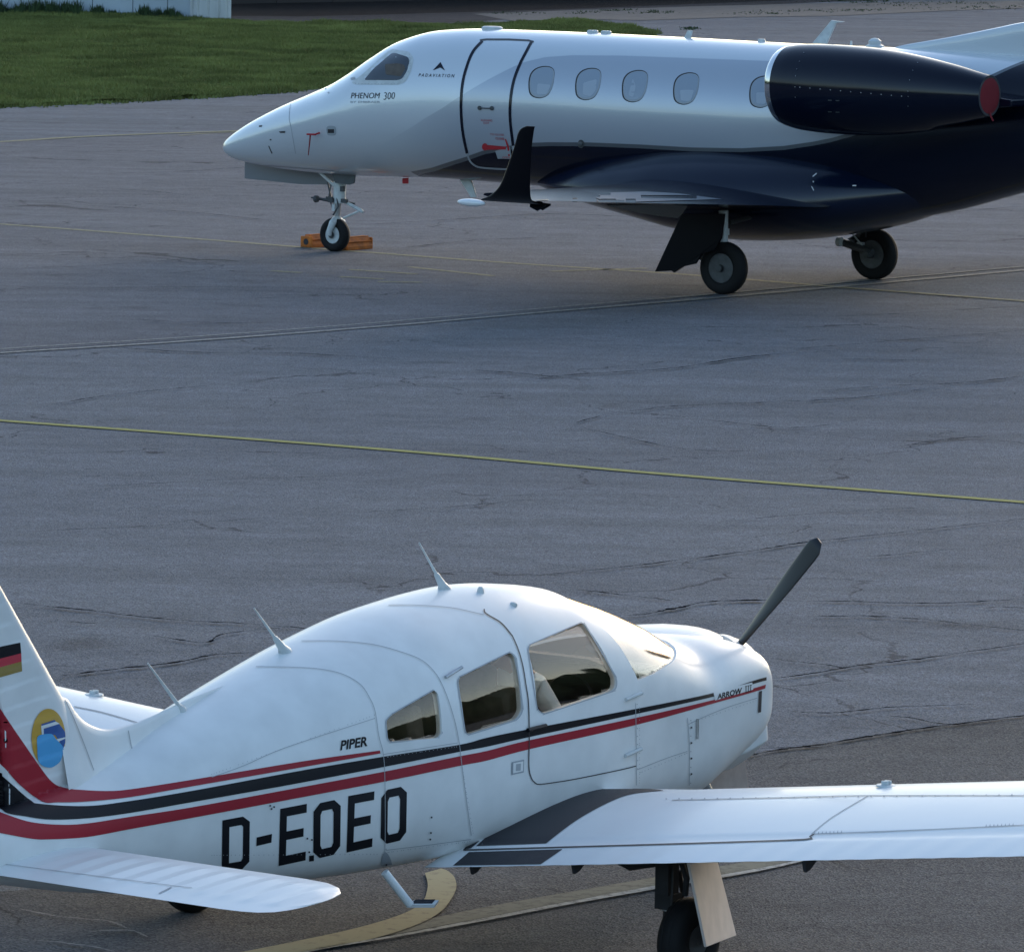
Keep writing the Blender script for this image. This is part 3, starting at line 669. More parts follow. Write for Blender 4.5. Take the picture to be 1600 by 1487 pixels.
# seams
def seams(surf, lst, parent, name='panel_seam', w_=1.1, mt=None, off=.0045, mirror=False, step=14, n=5):
    out = None
    for it in lst:
        ww = w_
        if isinstance(it, tuple): it, ww = it
        L, Rr = pline(catmull(it, n), ww); out = decal(name, surf, [[L+Rr[::-1]]], mt or M['seam'], parent, off, mirror, step)
    return out
door_line = [(800, 994), (809, 1015), (816, 1040), (821, 1070), (825, 1100), (826, 1150), (825.5, 1197), (829, 1214), (834, 1221), (842, 1224.5), (870, 1221), (900, 1216), (964, 1203), (993, 1196)]
seams(PS, [([(756, 952), (757, 957), (763.5, 962), (783, 974), (800, 994)], 1.8), (door_line, 1.5)], body, 'door_gap', mt=M['seamd'])
seams(PS, [[(607, 946), (650, 946), (705, 950), (756, 961)], [(471, 1002), (526, 1002), (581, 1007), (627, 1019), (659, 1032), (679, 1051), (692, 1074), (705, 1110), (715, 1150), (721, 1197), (728, 1250), (735.6, 1304)],
    [(400, 1042), (461, 1043), (503, 1046), (536, 1054), (562, 1069), (575, 1087), (585, 1110), (591, 1149), (598, 1178), (600.5, 1223), (600.5, 1327), (596, 1368)],
    [(330, 1214), (380, 1196), (445, 1168), (585, 1122)], [(602, 1327), (660, 1320), (735, 1310)], [(992, 1098), (993, 1150), (993.5, 1226)],
    [(1073, 1121), (1076, 1159), (1076, 1226)], [(1075, 1131), (1100, 1119), (1140, 1103), (1182, 1090)], [(994, 1202), (1040, 1184), (1073, 1173)], [(598, 1178), (650, 1170), (714, 1160)]], body, mt=M['seam'], w_=.9)
# door hinges and little fittings
def blob(px, py, w2, h2, name, mt, S=PS, par=body, off=.006):
    decal(name, S, [[[(px-w2, py-h2), (px+w2, py-h2*1.3), (px+w2, py+h2), (px-w2, py+h2*1.3)]]], mt, par, off)
for q in ((990, 1090), (989, 1177)):
    l, n = PS.cast(*q); MB().tube([l+Vector((-.09, 0, 0))+n*.012, l+Vector((.06, 0, .02))+n*.012], .011, 8).build('door_hinge', M['whitegear'], pip, True)
l, n = PS.cast(1088, 1138); MB().tube([l+Vector((0, 0, -.055))+n*.008, l+Vector((0, 0, .055))+n*.008], .007, 8).build('cowl_latch', M['metal'], pip, True)
l, n = PS.cast(703, 1052); MB().tube([l+Vector((-.06, 0, -.02))+n*.02, l+Vector((.07, 0, .015))+n*.03], .009, 8).build('door_top_latch', M['metal'], pip, True)
MB().tube([cx(822, 1140)+Vector((0, -.012, 0)), cx(850, 1133)+Vector((0, -.012, 0))], .012, 8).build('door_handle', M['black'], pip, True)
decal('cowl_side_slot', PS, [[[(1185, 1080), (1189.5, 1078.5), (1188, 1112), (1183.5, 1113)]]], M['seamd'], body, .005)
decal('data_plate', PS, [[[(799, 1190), (818, 1186), (817.5, 1206), (798.5, 1210)]]], M['lgrey'], body, .004)
decal('data_plate_face', PS, [[[(801, 1191.5), (816.5, 1188.5), (816, 1204), (800.5, 1207.5)]]], M['white'], body, .005)
decal('data_plate_print', PS, [[[(805, 1193), (812.5, 1192), (812, 1203), (804.5, 1204)]]], M['seam'], body, .006)
rv = []
for q in [(605, 1362), (609, 1353), (611, 1361), (603, 1349), (673, 1276), (672, 1300), (671, 1310), (479, 1309), (486, 1311), (421, 1258), (427, 1260), (423, 1263), (482, 1330), (1079, 1136), (1079, 1160), (1079, 1184), (1079, 1208)]:
    rv.append([[(q[0]-1.3, q[1]-1.3), (q[0]+1.3, q[1]-1.3), (q[0]+1.3, q[1]+1.3), (q[0]-1.3, q[1]+1.3)]])
for (a, b, n_) in (((992, 1100), (993, 1200), 9), ((600, 1190), (600, 1325), 10), ((1076, 1125), (1076, 1222), 9)):
    for i in range(n_):
        x = a[0]+(b[0]-a[0])*i/(n_-1)+2; y = a[1]+(b[1]-a[1])*i/(n_-1); rv.append([[(x-.5, y-.5), (x+.5, y-.5), (x+.5, y+.5), (x-.5, y+.5)]])
o = decal('rivet', PS, rv, M['seamd'], body, .006); o['kind'] = 'stuff'
rv = []
def row(a, b, n_, dx=0, dy=0, r=.55):
    P_ = catmull([a, ((a[0]+b[0])/2+dx, (a[1]+b[1])/2+dy), b], 20)
    for i in range(n_):
        x, y = P_[int(i*(len(P_)-1)/max(n_-1, 1))]; rv.append([[(x-r, y-r), (x+r, y-r), (x+r, y+r), (x-r, y+r)]])
for a, b, n_ in (((330, 1210), (584, 1117), 36), ((605, 1330), (733, 1313), 26), ((330, 1335), (596, 1333), 40), ((718, 1180), (738, 1300), 24), ((998, 1105), (998, 1222), 24), ((1079, 1128), (1180, 1094), 20), ((598, 1372), (700, 1352), 22), ((604, 1182), (712, 1166), 22), ((1000, 1206), (1072, 1176), 16)): row(a, b, n_)
o = decal('rivet', PS, rv, M['seam'], body, .0055); o['kind'] = 'stuff'
# windows: openings through a hollow cabin
W = {'w3': rounded([(602, 1125), (612, 1115), (678, 1077), (685, 1084), (691, 1146), (685.5, 1152.6), (609, 1159.5), (604.5, 1154)], 5, 3),
     'w2': rounded([(713.5, 1059), (797, 1018), (806, 1027), (817, 1110), (808, 1124), (727, 1149)], 10, 4),
     'w1': rounded([(823.5, 1008.5), (911, 971), (963.5, 1060), (962, 1078), (849, 1115.5), (839, 1109)], 9, 4)}
Wxz = {}
for k, lp in W.items():
    pts = [cx(*p) for p in lp]; Wxz[k] = [(p.x, p.z) for p in pts]
Wxz['ws'] = [(1.10, 1.335), (1.30, 1.35), (1.56, 1.385), (1.80, 1.435), (1.93, 1.465), (2.1, 1.9), (1.1, 2.05), (.90, 1.95), (.86, 1.80), (.885, 1.74), (1.02, 1.52)]
VI, FI = loft([(r[0], r[1], max(r[2], .70), *r[3:]) for r in PR], list(np.linspace(-1.45, 1.86, 50)), 64, inset=.035)
cav = mesh('cav', VI, FI, M['cabinliner'], None, True); fixn(cav); cav.matrix_world = pip.matrix_world
boolean(body, cav)
for k, lp in Wxz.items():
    c_ = prism('cut', lp, -1.2, 1.2, M['white']); c_.matrix_world = pip.matrix_world; boolean(body, c_)
body.data.set_sharp_from_angle(angle=R(30))
0 and print('cloth', [tuple(round(k,2) for k in PS.cast(*q)[0]) for q in [(829,1050),(866,1087),(852,1117)]]); print('body mats', [m.name for m in body.data.materials], len(body.data.polygons))
# panes: inner copy of the skin, cut to the (slightly enlarged) opening
def pane(name, lp, mt, ylo, yhi, grow=.015, nx=26, inset=.012):
    c = np.mean(lp, 0); P = np.array([tuple(np.array(p)+(np.array(p)-c)/np.linalg.norm(np.array(p)-c)*grow) for p in lp])
    x0, x1 = P[:, 0].min(), P[:, 0].max(); xs = np.linspace(x0, x1, nx); V = []; F = []; idx = {}
    n = 220
    for i, x in enumerate(xs):
        s = list(interp(PR, x)); s[0] -= inset; s[1] += inset; s[2] -= inset
        for k in range(n):
            y, z = sec_pt(s, 2*math.pi*(k+.5)/n); idx[(i, k)] = len(V); V.append((x, y, z))
    for i in range(nx-1):
        for k in range(n):
            q = [idx[(i, k)], idx[(i, (k+1) % n)], idx[(i+1, (k+1) % n)], idx[(i+1, k)]]
            cc = np.mean([V[j] for j in q], 0)
            if ylo <= cc[1] <= yhi and inside(cc[0], cc[2], P): F.append(q)
    used = sorted({j for f in F for j in f}); mp = {j: a for a, j in enumerate(used)}
    o = mesh(name, [V[j] for j in used], [[mp[j] for j in f] for f in F], mt, pip, True)
    so = o.modifiers.new('t', 'SOLIDIFY'); so.thickness = .004; so.offset = 0; return o
for k in ('w1', 'w2', 'w3'):
    pane('side_window', Wxz[k], M['window'], -1, 0); pane('side_window', Wxz[k], M['window'], 0, 1)
    for s_ in (1,):
        pass
pane('windshield', [(x, z) for x, z in Wxz['ws']], M['shield'], -1, 1, nx=40)
for k in ('w1', 'w2', 'w3'):      # dark sealing line round each pane
    L, Rr = pline(W[k]+[W[k][0], W[k][1]], 1.6); seams(PS, [(W[k]+[W[k][0]], 1.7 if k == 'w1' else 1.9)], body, 'window_seal', mt=M['seam'] if k != 'w1' else M['seam'], n=2, off=.003)
# interior
def seat(x, y):
    mb = MB(); mb.box((x, y, .93), (.46, .44, .14)).box((x-.25, y, 1.16), (.12, .42, .5), Matrix.Rotation(R(-14), 3, 'Y')); mb.box((x-.33, y, 1.45), (.07, .24, .14))
    return mb.build('seat', M['seat'], pip, True, bevel=.03)
for x, y in ((.35, -.26), (.35, .26), (-.5, -.26), (-.5, .26)): seat(x, y)
mb = MB(); mb.box((1.18, 0, 1.18), (.10, .94, .42)); mb.build('instrument_panel', M['panel'], pip, bevel=.01)
mb = MB(); mb.plate([(1.05, -.47, 1.375), (1.05, -.25, 1.42), (1.05, .25, 1.42), (1.05, .47, 1.375), (1.45, .45, 1.36), (1.45, -.45, 1.36)], .02); mb.build('glareshield', M['panel'], pip, bevel=.005)
mb = MB(); mb.box((.1, 0, .80), (2.6, .98, .1)); mb.build('cabin_floor', M['seat'], pip)
MB().box((-1.2, 0, 1.15), (.25, .8, .5)).build('baggage', M['seat'], pip, bevel=.04)
for y in (-.2, .2): MB().tube([(1.12, y, 1.2), (.98, y, 1.2)], .01).lathe([(.15, -.008), (.16, 0), (.15, .008), (.14, 0)], (.97, y, 1.2), 'x', 24, True).build('control_yoke', M['panel'], pip, True)
l = cx(905, 1032); MB().plate([l+Vector((.25, .55, .02)), l+Vector((.38, .58, .03)), l+Vector((.38, .60, .13)), l+Vector((.25, .57, .12))], .006).build('card_on_panel', M['screen'], pip)
def bump_pod(name, c, r, mt, par, n=20, rings=12, rot=None):
    V = []; F = []
    for i in range(rings+1):
        a = math.pi*i/rings
        for k in range(n):
            b = 2*math.pi*k/n; v = Vector((math.cos(a)*r[0], math.sin(a)*math.cos(b)*r[1], math.sin(a)*math.sin(b)*r[2]))
            if rot is not None: v = rot @ v
            V.append(v+Vector(c))
    for i in range(rings):
        for k in range(n): F.append((i*n+k, i*n+(k+1) % n, (i+1)*n+(k+1) % n, (i+1)*n+k))
    o = mesh(name, V, F, mt, par, True); bm = bmesh.new(); bm.from_mesh(o.data); bmesh.ops.remove_doubles(bm, verts=bm.verts, dist=1e-5); bmesh.ops.recalc_face_normals(bm, faces=bm.faces); bm.to_mesh(o.data); bm.free(); return o
# person in the right front seat, pale shirt
def person():
    r = empty('person', (0, 0, 0), 0, 'person in a white shirt seated behind the front side window of the light aeroplane', 'person')
    r.matrix_world = pip.matrix_world.copy(); r.location.z = 0
    J_ = {'pel': ((.22, -.27, 1.02), .15), 'wst': ((.22, -.27, 1.14), .135), 'chs': ((.27, -.27, 1.32), .155), 'shc': ((.30, -.27, 1.40), .11), 'nk': ((.32, -.27, 1.49), .055), 'hd': ((.345, -.27, 1.58), .078), 'hd2': ((.35, -.27, 1.64), .088), 'hd3': ((.345, -.27, 1.70), .062)}
    for s_, nm in ((-1, 'r'), (1, 'l')):
        y = -.27
        J_['sh'+nm] = ((.31, y+s_*.17, 1.385), .07); J_['el'+nm] = ((.47, y+s_*.205, 1.19), .048); J_['wr'+nm] = ((.70, y+s_*.12, 1.13), .03)
        J_['pm'+nm] = ((.77, y+s_*.10, 1.13), .034)
        J_['hp'+nm] = ((.27, y+s_*.09, 1.00), .095); J_['kn'+nm] = ((.72, y+s_*.12, 1.08), .065); J_['an'+nm] = ((.90, y+s_*.10, .88), .05)
    E = [('pel', 'wst'), ('wst', 'chs'), ('chs', 'shc'), ('shc', 'nk'), ('nk', 'hd'), ('hd', 'hd2'), ('hd2', 'hd3')]
    for n_ in 'rl': E += [('shc', 'sh'+n_), ('sh'+n_, 'el'+n_), ('el'+n_, 'wr'+n_), ('wr'+n_, 'pm'+n_), ('pel', 'hp'+n_), ('hp'+n_, 'kn'+n_), ('kn'+n_, 'an'+n_)]
    base = dict(J_)
    for n_, s_ in (('r', -1), ('l', 1)):
        p = Vector(base['pm'+n_][0])
        for q, (dy, ln) in enumerate(((-.030, .060), (-.010, .072), (.010, .068), (.030, .052))):
            J_[f'f{n_}{q}a'] = ((p.x+.035, p.y+dy, p.z+.005), .0095); J_[f'f{n_}{q}b'] = ((p.x+.035+ln*.6, p.y+dy, p.z-.015), .0085); J_[f'f{n_}{q}c'] = ((p.x+.02+ln*.6, p.y+dy, p.z-.045), .0075)
            E += [('pm'+n_, f'f{n_}{q}a'), (f'f{n_}{q}a', f'f{n_}{q}b'), (f'f{n_}{q}b', f'f{n_}{q}c')]
        J_[f't{n_}a'] = ((p.x-.005, p.y-s_*.035, p.z-.005), .011); J_[f't{n_}b'] = ((p.x+.03, p.y-s_*.048, p.z-.03), .009); E += [('pm'+n_, f't{n_}a'), (f't{n_}a', f't{n_}b')]
    ks = list(J_); me = bpy.data.meshes.new('body'); me.from_pydata([J_[k][0] for k in ks], [(ks.index(a), ks.index(b)) for a, b in E], []); ob = bpy.data.objects.new('body', me); C.objects.link(ob)
    sk = ob.modifiers.new('s', 'SKIN'); me.skin_vertices[0].data[0].use_root = True
    for i, k in enumerate(ks): rr = J_[k][1]; me.skin_vertices[0].data[i].radius = (rr, rr)
    sk.use_smooth_shade = True; su = ob.modifiers.new('u', 'SUBSURF'); su.levels = 2; su.render_levels = 2
    ne = bpy.data.meshes.new_from_object(ob.evaluated_get(bpy.context.evaluated_depsgraph_get())); ob.modifiers.clear(); ob.data = ne; ob.parent = r
    for m_ in ('skin', 'shirt', 'trousers'): ne.materials.append(M[m_])
    for p in ne.polygons:
        c = p.center
        p.material_index = 0 if (c.z > 1.455 or (c.x > .66 and c.z > 1.075 and c.x < .9 and c.z > 1.09 and abs(c.y+.27) > .05)) else (1 if c.z > 1.06 and c.x < .68 else 2); p.use_smooth = True
    bump_pod('hair', (.325, -.27, 1.675), (.098, .086, .082), M['hairb'], r); bump_pod('nose', (.437, -.27, 1.61), (.022, .014, .022), M['skin'], r, 10, 6)
    for s_ in (-1, 1): bump_pod('ear', (.335, -.27+s_*.086, 1.61), (.018, .009, .03), M['skin'], r, 10, 6); bump_pod('eye', (.420, -.27+s_*.030, 1.635), (.012, .013, .008), M['cloth'], r, 10, 6)
    bump_pod('mouth', (.418, -.27, 1.565), (.010, .024, .006), M['tagred'], r, 10, 6)
    return r
person()
# --- cowl details
# chin scoop
mb = MB()
sc_rows = []
for x, y0, z0, y1, z1 in [(2.02, .20, .66, .10, .63), (2.22, .32, .79, .24, .64), (2.42, .40, .88, .30, .66), (2.58, .415, .91, .32, .71), (2.63, .40, .895, .305, .73)]:
    sc_rows.append([(x, -y0, z0), (x, -y0*1.02, (z0+z1)/2), (x, -y1, z1), (x, 0, z1-.02), (x, y1, z1), (x, y0*1.02, (z0+z1)/2), (x, y0, z0), (x, 0, z0+.03)])
V = [p for r in sc_rows for p in r]; F = []
for i in range(len(sc_rows)-1):
    for k in range(8): F.append((i*8+k, i*8+(k+1) % 8, i*8+8+(k+1) % 8, i*8+8+k))
F += [tuple(range(8)), tuple(range(32, 40))]
o = mesh('chin_scoop', V, F, M['white'], pip, True); fixn(o); b = o.modifiers.new('bevel', 'BEVEL'); b.width = .025; b.segments = 3; b.angle_limit = R(25); o.data.set_sharp_from_angle(angle=R(60))
# top cowl cheek, spinner and propeller
bump_pod('cowl_cheek', (2.22, .10, 1.355), (.46, .36, .09), M['white'], pip)
HUB = (2.80, 0, 1.185)
spp = [(.17, -.07), (.168, -.02), (.145, .05), (.12, .13), (.085, .20), (.045, .25), (.01, .27)]
MB().lathe(spp, HUB, 'x', 32).build('spinner', M['white'], pip, True)
def blade(ang):
    V = []; F = []; n = 12; R0 = .05; R1 = .965; m = 18
    for i in range(m+1):
        t = i/m; r = R0+(R1-R0)*t; ch = .055+.085*math.sin(min(t*1.25, 1)*math.pi*.62)*(1-.12*t); ch *= (1-(max(t-.92, 0)/.08)**2*.6) if t > .92 else 1
        th = .03*(1-t)+.008; tw = R(58-44*t)
        for k in range(n):
            a = 2*math.pi*k/n; u = math.cos(a)*ch/2; v = math.sin(a)*th/2
            V.append(Vector((HUB[0]+u*math.sin(tw)+v*math.cos(tw), u*math.cos(tw)-v*math.sin(tw), HUB[2]+r)))
    rot = Matrix.Rotation(ang, 4, 'X'); h = Vector(HUB); V = [rot @ (v-h)+h for v in V]
    for i in range(m):
        for k in range(n): F.append((i*n+k, i*n+(k+1) % n, (i+1)*n+(k+1) % n, (i+1)*n+k))
    F += [tuple(range(n)), tuple(range(m*n, m*n+n))]
    o = mesh('propeller_blade', V, F, M['proppaint'], pip, True); fixn(o)
for k in range(2): blade(R(39)+math.pi*k)
# --- wings (dihedral .14)
DH = .135
def wsec(y, xl=.93, xt=-.62, th=.145, zl=.685, zt=.565): return (y, xl, zl+DH*(y-.55), xt, zt+DH*(y-.55), th)
def groove(y, f, up):
    if not up: return 0
    d = 0
    if f > .80:
        t = (y*5.2+f*1.2) % 1.0; d += .0022*(1-abs(2*t-1))*min(1, (f-.8)*12)
    if .775 < f < .81 and y > .55: d -= .006
    return d
wsecs = [wsec(.40, xl=1.05), wsec(.75, xl=1.0), wsec(1.15), wsec(4.9, xl=.93, xt=-.60), (5.25, .86, .685+DH*4.7, -.52, .575+DH*4.7, .11), (5.38, .70, .69+DH*4.84, -.40, .60+DH*4.84, .05)]
wr = wing_mesh('wing', wsecs, M['wingwhite'], pip, 260, 44, groove, mirror=True)
wsl = [(r_[0], r_[1], r_[2]-.065*(r_[0]-.55), r_[3], r_[4]-.065*(r_[0]-.55), r_[5]) for r_ in wsecs]
wl = wing_mesh('wing', wsl, M['wingwhite'], pip, 120, 44, groove)
WS = Surf(wr, pip); WLS = Surf(wl, pip)
# walkway paint
ob_ = catmull([(724, 1327), (762, 1293), (818, 1264), (847, 1248), (894, 1236), (950, 1227), (985, 1225.5), (1000, 1227)], 6)
ib_ = catmull([(736, 1325), (774, 1294), (820, 1269), (847, 1253), (900, 1239), (955, 1230), (985, 1229.5)], 6)
decal('walkway_edge', WS, [[ob_+ib_[::-1]]], M['walk'], wr, .0022, step=10)
inn = catmull([(744, 1321.5), (778, 1294), (847, 1255.5), (903, 1238), (969, 1230), (1031, 1233.7)], 6)+catmull([(1037, 1235), (987.5, 1240.4), (950, 1254), (900, 1282), (853, 1317.5)], 6)
decal('walkway', WS, [[inn]], M['walk'], wr, .0022, step=10)
decal('walkway', WS, [[[(708, 1352), (733, 1331), (879, 1326.5), (845, 1350)]]], M['walk'], wr, .0022, step=10)
seams(WS, [([(724, 1328), (880, 1323.5), (1100, 1317), (1256, 1311.5), (1265, 1307), (1272, 1303)], 2.0)], wr, 'flap_gap', mt=M['seamd'], off=.003, n=3)
seams(WS, [[(1272, 1303), (1350, 1300), (1450, 1296), (1560, 1291), (1620, 1288)], [(1050, 1250), (1100, 1249), (1250, 1245.5), (1350, 1243), (1600, 1243)], [(1268, 1303), (1300, 1277), (1357, 1243)]], wr, mt=M['seam'], w_=1.0, off=.003, n=3)
seams(WLS, [([(116, 1104), (160, 1113), (215, 1129)], 1.6)], wl, mt=M['seam'], off=.003, n=3)
rv = []
for i in range(30):
    x = 1040+i*20; y = 1248.5-(x-1040)*.012; rv.append([[(x, y-.8), (x+2.4, y-.8), (x+2.4, y+.9), (x, y+.9)]])
for x0 in (1272, 1540):
    for i in range(8): x = x0+i*6; rv.append([[(x, 1303-(x-1272)*.042), (x+2, 1303-(x-1272)*.042), (x+1.5, 1299-(x-1272)*.042)]])
o = decal('rivet', WS, rv, M['seam'], wr, .004); o['kind'] = 'stuff'
for S_, q, par in ((WS, (1385, 1228), wr), (WLS, (147, 1086), wl)):
    l, n = S_.cast(*q)
    if l is None: l, n = S_.cast(q[0], q[1]+4)
    if l: MB().lathe([(.055, 0), (.052, .008), (.03, .010)], l, 'z', 20).box(l+Vector((.015, 0, .018)), (.012, .035, .022)).box(l+Vector((-.015, 0, .018)), (.012, .035, .022)).build('filler_cap', M['whitegear'], par, True)
for px in (738, 897, 1258):
    l, n = WS.cast(px, 1342-(px-738)*.008)
    if l: MB().plate([l+Vector((-.02, 0, -.02)), l+Vector((.12, 0, -.02)), l+Vector((.04, 0, -.07)), l+Vector((.0, 0, -.08))], .02).build('flap_hinge', M['seamd'], wr, bevel=.005)
# fillet behind the wing root
# --- stabilator
def rib(y, f, up):
    if not up or f < .18 or f > .86: return 0
    t = (y*7.2+f*.5) % 1.0; return .0058*(1-abs(2*t-1)**.8)*min(1, (f-.18)*8)*min(1, (.86-f)*12)
ss = [(.05, -3.05, .945, -3.75, .925, .10), (1.50, -3.03, .945, -3.73, .925, .10), (1.62, -3.04, .945, -3.72, .926, .095), (1.70, -3.08, .945, -3.70, .928, .08), (1.76, -3.15, .943, -3.65, .93, .06), (1.79, -3.25, .94, -3.56, .932, .035), (1.80, -3.33, .938, -3.46, .934, .02)]
sr = wing_mesh('stabilator', ss, M['wingwhite'], pip, 240, 30, rib, mirror=True); sl = wing_mesh('stabilator', ss, M['wingwhite'], pip, 240, 30, rib)
SS = Surf(sr, pip)
seams(SS, [([(0, 1349), (100, 1362), (265, 1383), (300, 1387)], .8), ([(248, 1396), (268, 1386)], 1.6)], sr, 'tab_gap', mt=M['seam'], off=.003, n=3)
# --- fin and rudder with pressed ribs
def fin_surface(name, rowsf, ribs=True, mt=None, y=0):
    """rowsf: list of (z, xLE, xTE, halfthick)"""
    V = []; F = []; Z = np.linspace(rowsf[0][0], rowsf[-1][0], 160); zs = [r[0] for r in rowsf]; nc = 16; n = None
    for z in Z:
        xl, xt, th = [np.interp(z, zs, [r[j] for r in rowsf]) for j in (1, 2, 3)]
        ring = []
        for side in (1, -1):
            rng = range(nc+1) if side == 1 else range(nc-1, 0, -1)
            for k in rng:
                f = k/nc; f = f*f*(3-2*f) if f < .5 else f; yt = th*min(1, 2.6*math.sqrt(max(f, 0)))*(1-.55*f)
                if ribs and f > .2:
                    t = (z*10.5+f*.6) % 1.0; yt += .005*(t-.5)*min(1, (f-.2)*10)
                if f == 0: yt = 0
                ring.append((xl+(xt-xl)*f, side*yt, z))
        n = len(ring); V += ring
    for i in range(len(Z)-1):
        for k in range(n): F.append((i*n+k, i*n+(k+1) % n, (i+1)*n+(k+1) % n, (i+1)*n+k))
    F += [tuple(range(n)), tuple(range((len(Z)-1)*n, len(Z)*n))]
    o = mesh(name, V, F, mt or M['white'], pip, True); fixn(o); o.data.set_sharp_from_angle(angle=R(45)); return o
fin = fin_surface('fin', [(1.05, -2.84, -3.50, .05), (1.30, -2.90, -3.51, .045), (1.66, -3.05, -3.545, .04), (2.26, -3.53, -3.80, .035), (2.50, -3.72, -3.90, .03)])
rud = fin_surface('rudder', [(.99, -3.515, -3.95, .030), (1.30, -3.525, -4.0, .028), (1.66, -3.56, -4.05, .025), (2.26, -3.815, -4.15, .02), (2.50, -3.915, -4.2, .018)], False)
# dorsal fillet: sweeps from the spine up to the leading edge
V = []; F = []
prof = [(-1.78, 1.585, .004, 1.52), (-2.1, 1.545, .012, 1.42), (-2.35, 1.50, .02, 1.33), (-2.55, 1.475, .03, 1.26), (-2.72, 1.475, .035, 1.18), (-2.86, 1.52, .04, 1.12), (-2.95, 1.585, .042, 1.1), (-3.02, 1.66, .042, 1.08), (-3.10, 1.68, .04, 1.08)]
PP = catmull(prof, 5)
for x, zt, hw, zb in PP:
    zb = zb-.06
    for k in range(13):
        a = math.pi*k/12; s_ = math.sin(a)
        wv = hw*1.1 if s_ > .6 else hw+(.6-s_)/.6*(.03+hw*1.2)
        V.append((x, math.cos(a)*wv*1.0, zb+(zt-zb)*(s_**.8)))
for i in range(len(PP)-1):
    for k in range(12): F.append((i*13+k, i*13+k+1, (i+1)*13+k+1, (i+1)*13+k))
o = mesh('dorsal_fillet', V, F, M['white'], pip, True); fixn(o)
FS = Surf(fin, pip); DS = Surf(o, pip); RS = Surf(rud, pip)
TS = Multi([PS, FS, RS, DS])
blk_t[-1:] = [(46, 1249), (4, 1211.6), (-20, 1186), (-60, 1140)]; blk_b[-1:] = [(38, 1275), (12, 1270.5), (0, 1263), (-30, 1245), (-60, 1220)]
lr_t[-1:] = [(11.6, 1273), (-15, 1262), (-60, 1240)]; lr_b[-1:] = [(0, 1301), (-30, 1295), (-60, 1286)]
ur_t[-2:] = [(164, 1235.7), (125, 1234), (106, 1232), (92, 1228), (80.7, 1220.8), (67, 1204.7), (24, 1142.8), (8, 1118.6), (-20, 1074), (-60, 1010)]
ur_b[-2:] = [(135, 1252), (90, 1253.5), (65.6, 1252), (31, 1226), (7.7, 1200), (-20, 1170), (-60, 1125)]
for nm, t, b, m_ in (('black_stripe', blk_t, blk_b, M['black']), ('red_stripe', lr_t, lr_b, M['red']), ('red_stripe', ur_t, ur_b, M['red'])):
    decal(nm, TS, [[stripe(nm, t, b, m_)]], m_, body, .003, True, 6)
for _ in ():
  decal('fin_red_stripe', FS, [[[(-40, 1050), (0, 1103.8), (8, 1118.6), (24, 1142.8), (67, 1204.7), (80.7, 1220.8), (95, 1230), (115, 1236), (150, 1237), (150, 1253), (65.6, 1252.5), (31, 1226), (7.7, 1200), (-40, 1140)]]], M['red'], fin, .003, True, 8)
for _ in ():
  decal('fin_black_stripe', FS, [[[(-60, 1150), (0, 1207), (4, 1211.6), (46, 1249), (64, 1256), (100, 1262), (100, 1281), (77, 1280), (38, 1275), (12, 1270), (-60, 1230)]]], M['black'], fin, .003, True, 8)
for q, m_, nm in (([(-30, 1016), (31, 1003.5), (32.5, 1020), (-30, 1036)], 'black', 'flag_black_band'), ([(-30, 1036), (32.5, 1020), (33, 1033), (-30, 1050)], 'flagred', 'flag_red_band'), ([(-30, 1050), (33, 1033), (34, 1048), (-30, 1066)], 'gold', 'flag_gold_band')):
    decal(nm, FS, [[q]], M[m_], fin, .003, False, 8)
def ell(cx_, cy_, a, b, n=40, rot=0): return [(cx_+a*math.cos(2*math.pi*i/n)*math.cos(rot)-b*math.sin(2*math.pi*i/n)*math.sin(rot), cy_+a*math.cos(2*math.pi*i/n)*math.sin(rot)+b*math.sin(2*math.pi*i/n)*math.cos(rot)) for i in range(n)]
decal('badge', FS, [[ell(75, 1152.5, 26.5, 46)]], M['amber'], fin, .0035, False, 6)
decal('badge_dark_blue', FS, [[[(63, 1131), (84, 1124), (86, 1126.5), (65, 1134)]], [[(67, 1138), (91, 1130), (100, 1142), (101, 1150), (100.5, 1160), (98, 1168), (92, 1158), (85, 1148), (67, 1146)]]], M['blue'], fin, .005, False, 6)
decal('badge_white', FS, [[[(63, 1133.5), (86, 1126.5), (92, 1130), (67, 1137.5), (67, 1147), (64, 1147)]], [[(87, 1154), (101, 1151), (101, 1153), (90, 1158)]]], M['white'], fin, .0052, False, 6)
decal('badge_light_blue', FS, [[catmull([(57, 1151), (66, 1146.5), (79, 1146), (86, 1154), (95, 1163), (98, 1172), (93, 1188), (84, 1196), (76, 1198.5), (66, 1196), (58.5, 1188), (57, 1170)], 3, True)]], M['sky'], fin, .006, False, 6)
seams(DS, [[(200, 1141), (203, 1157), (206, 1172)], [(101, 1093), (115, 1123), (130, 1160), (146, 1203)]], o, 'fillet_seam', off=.003, n=3)
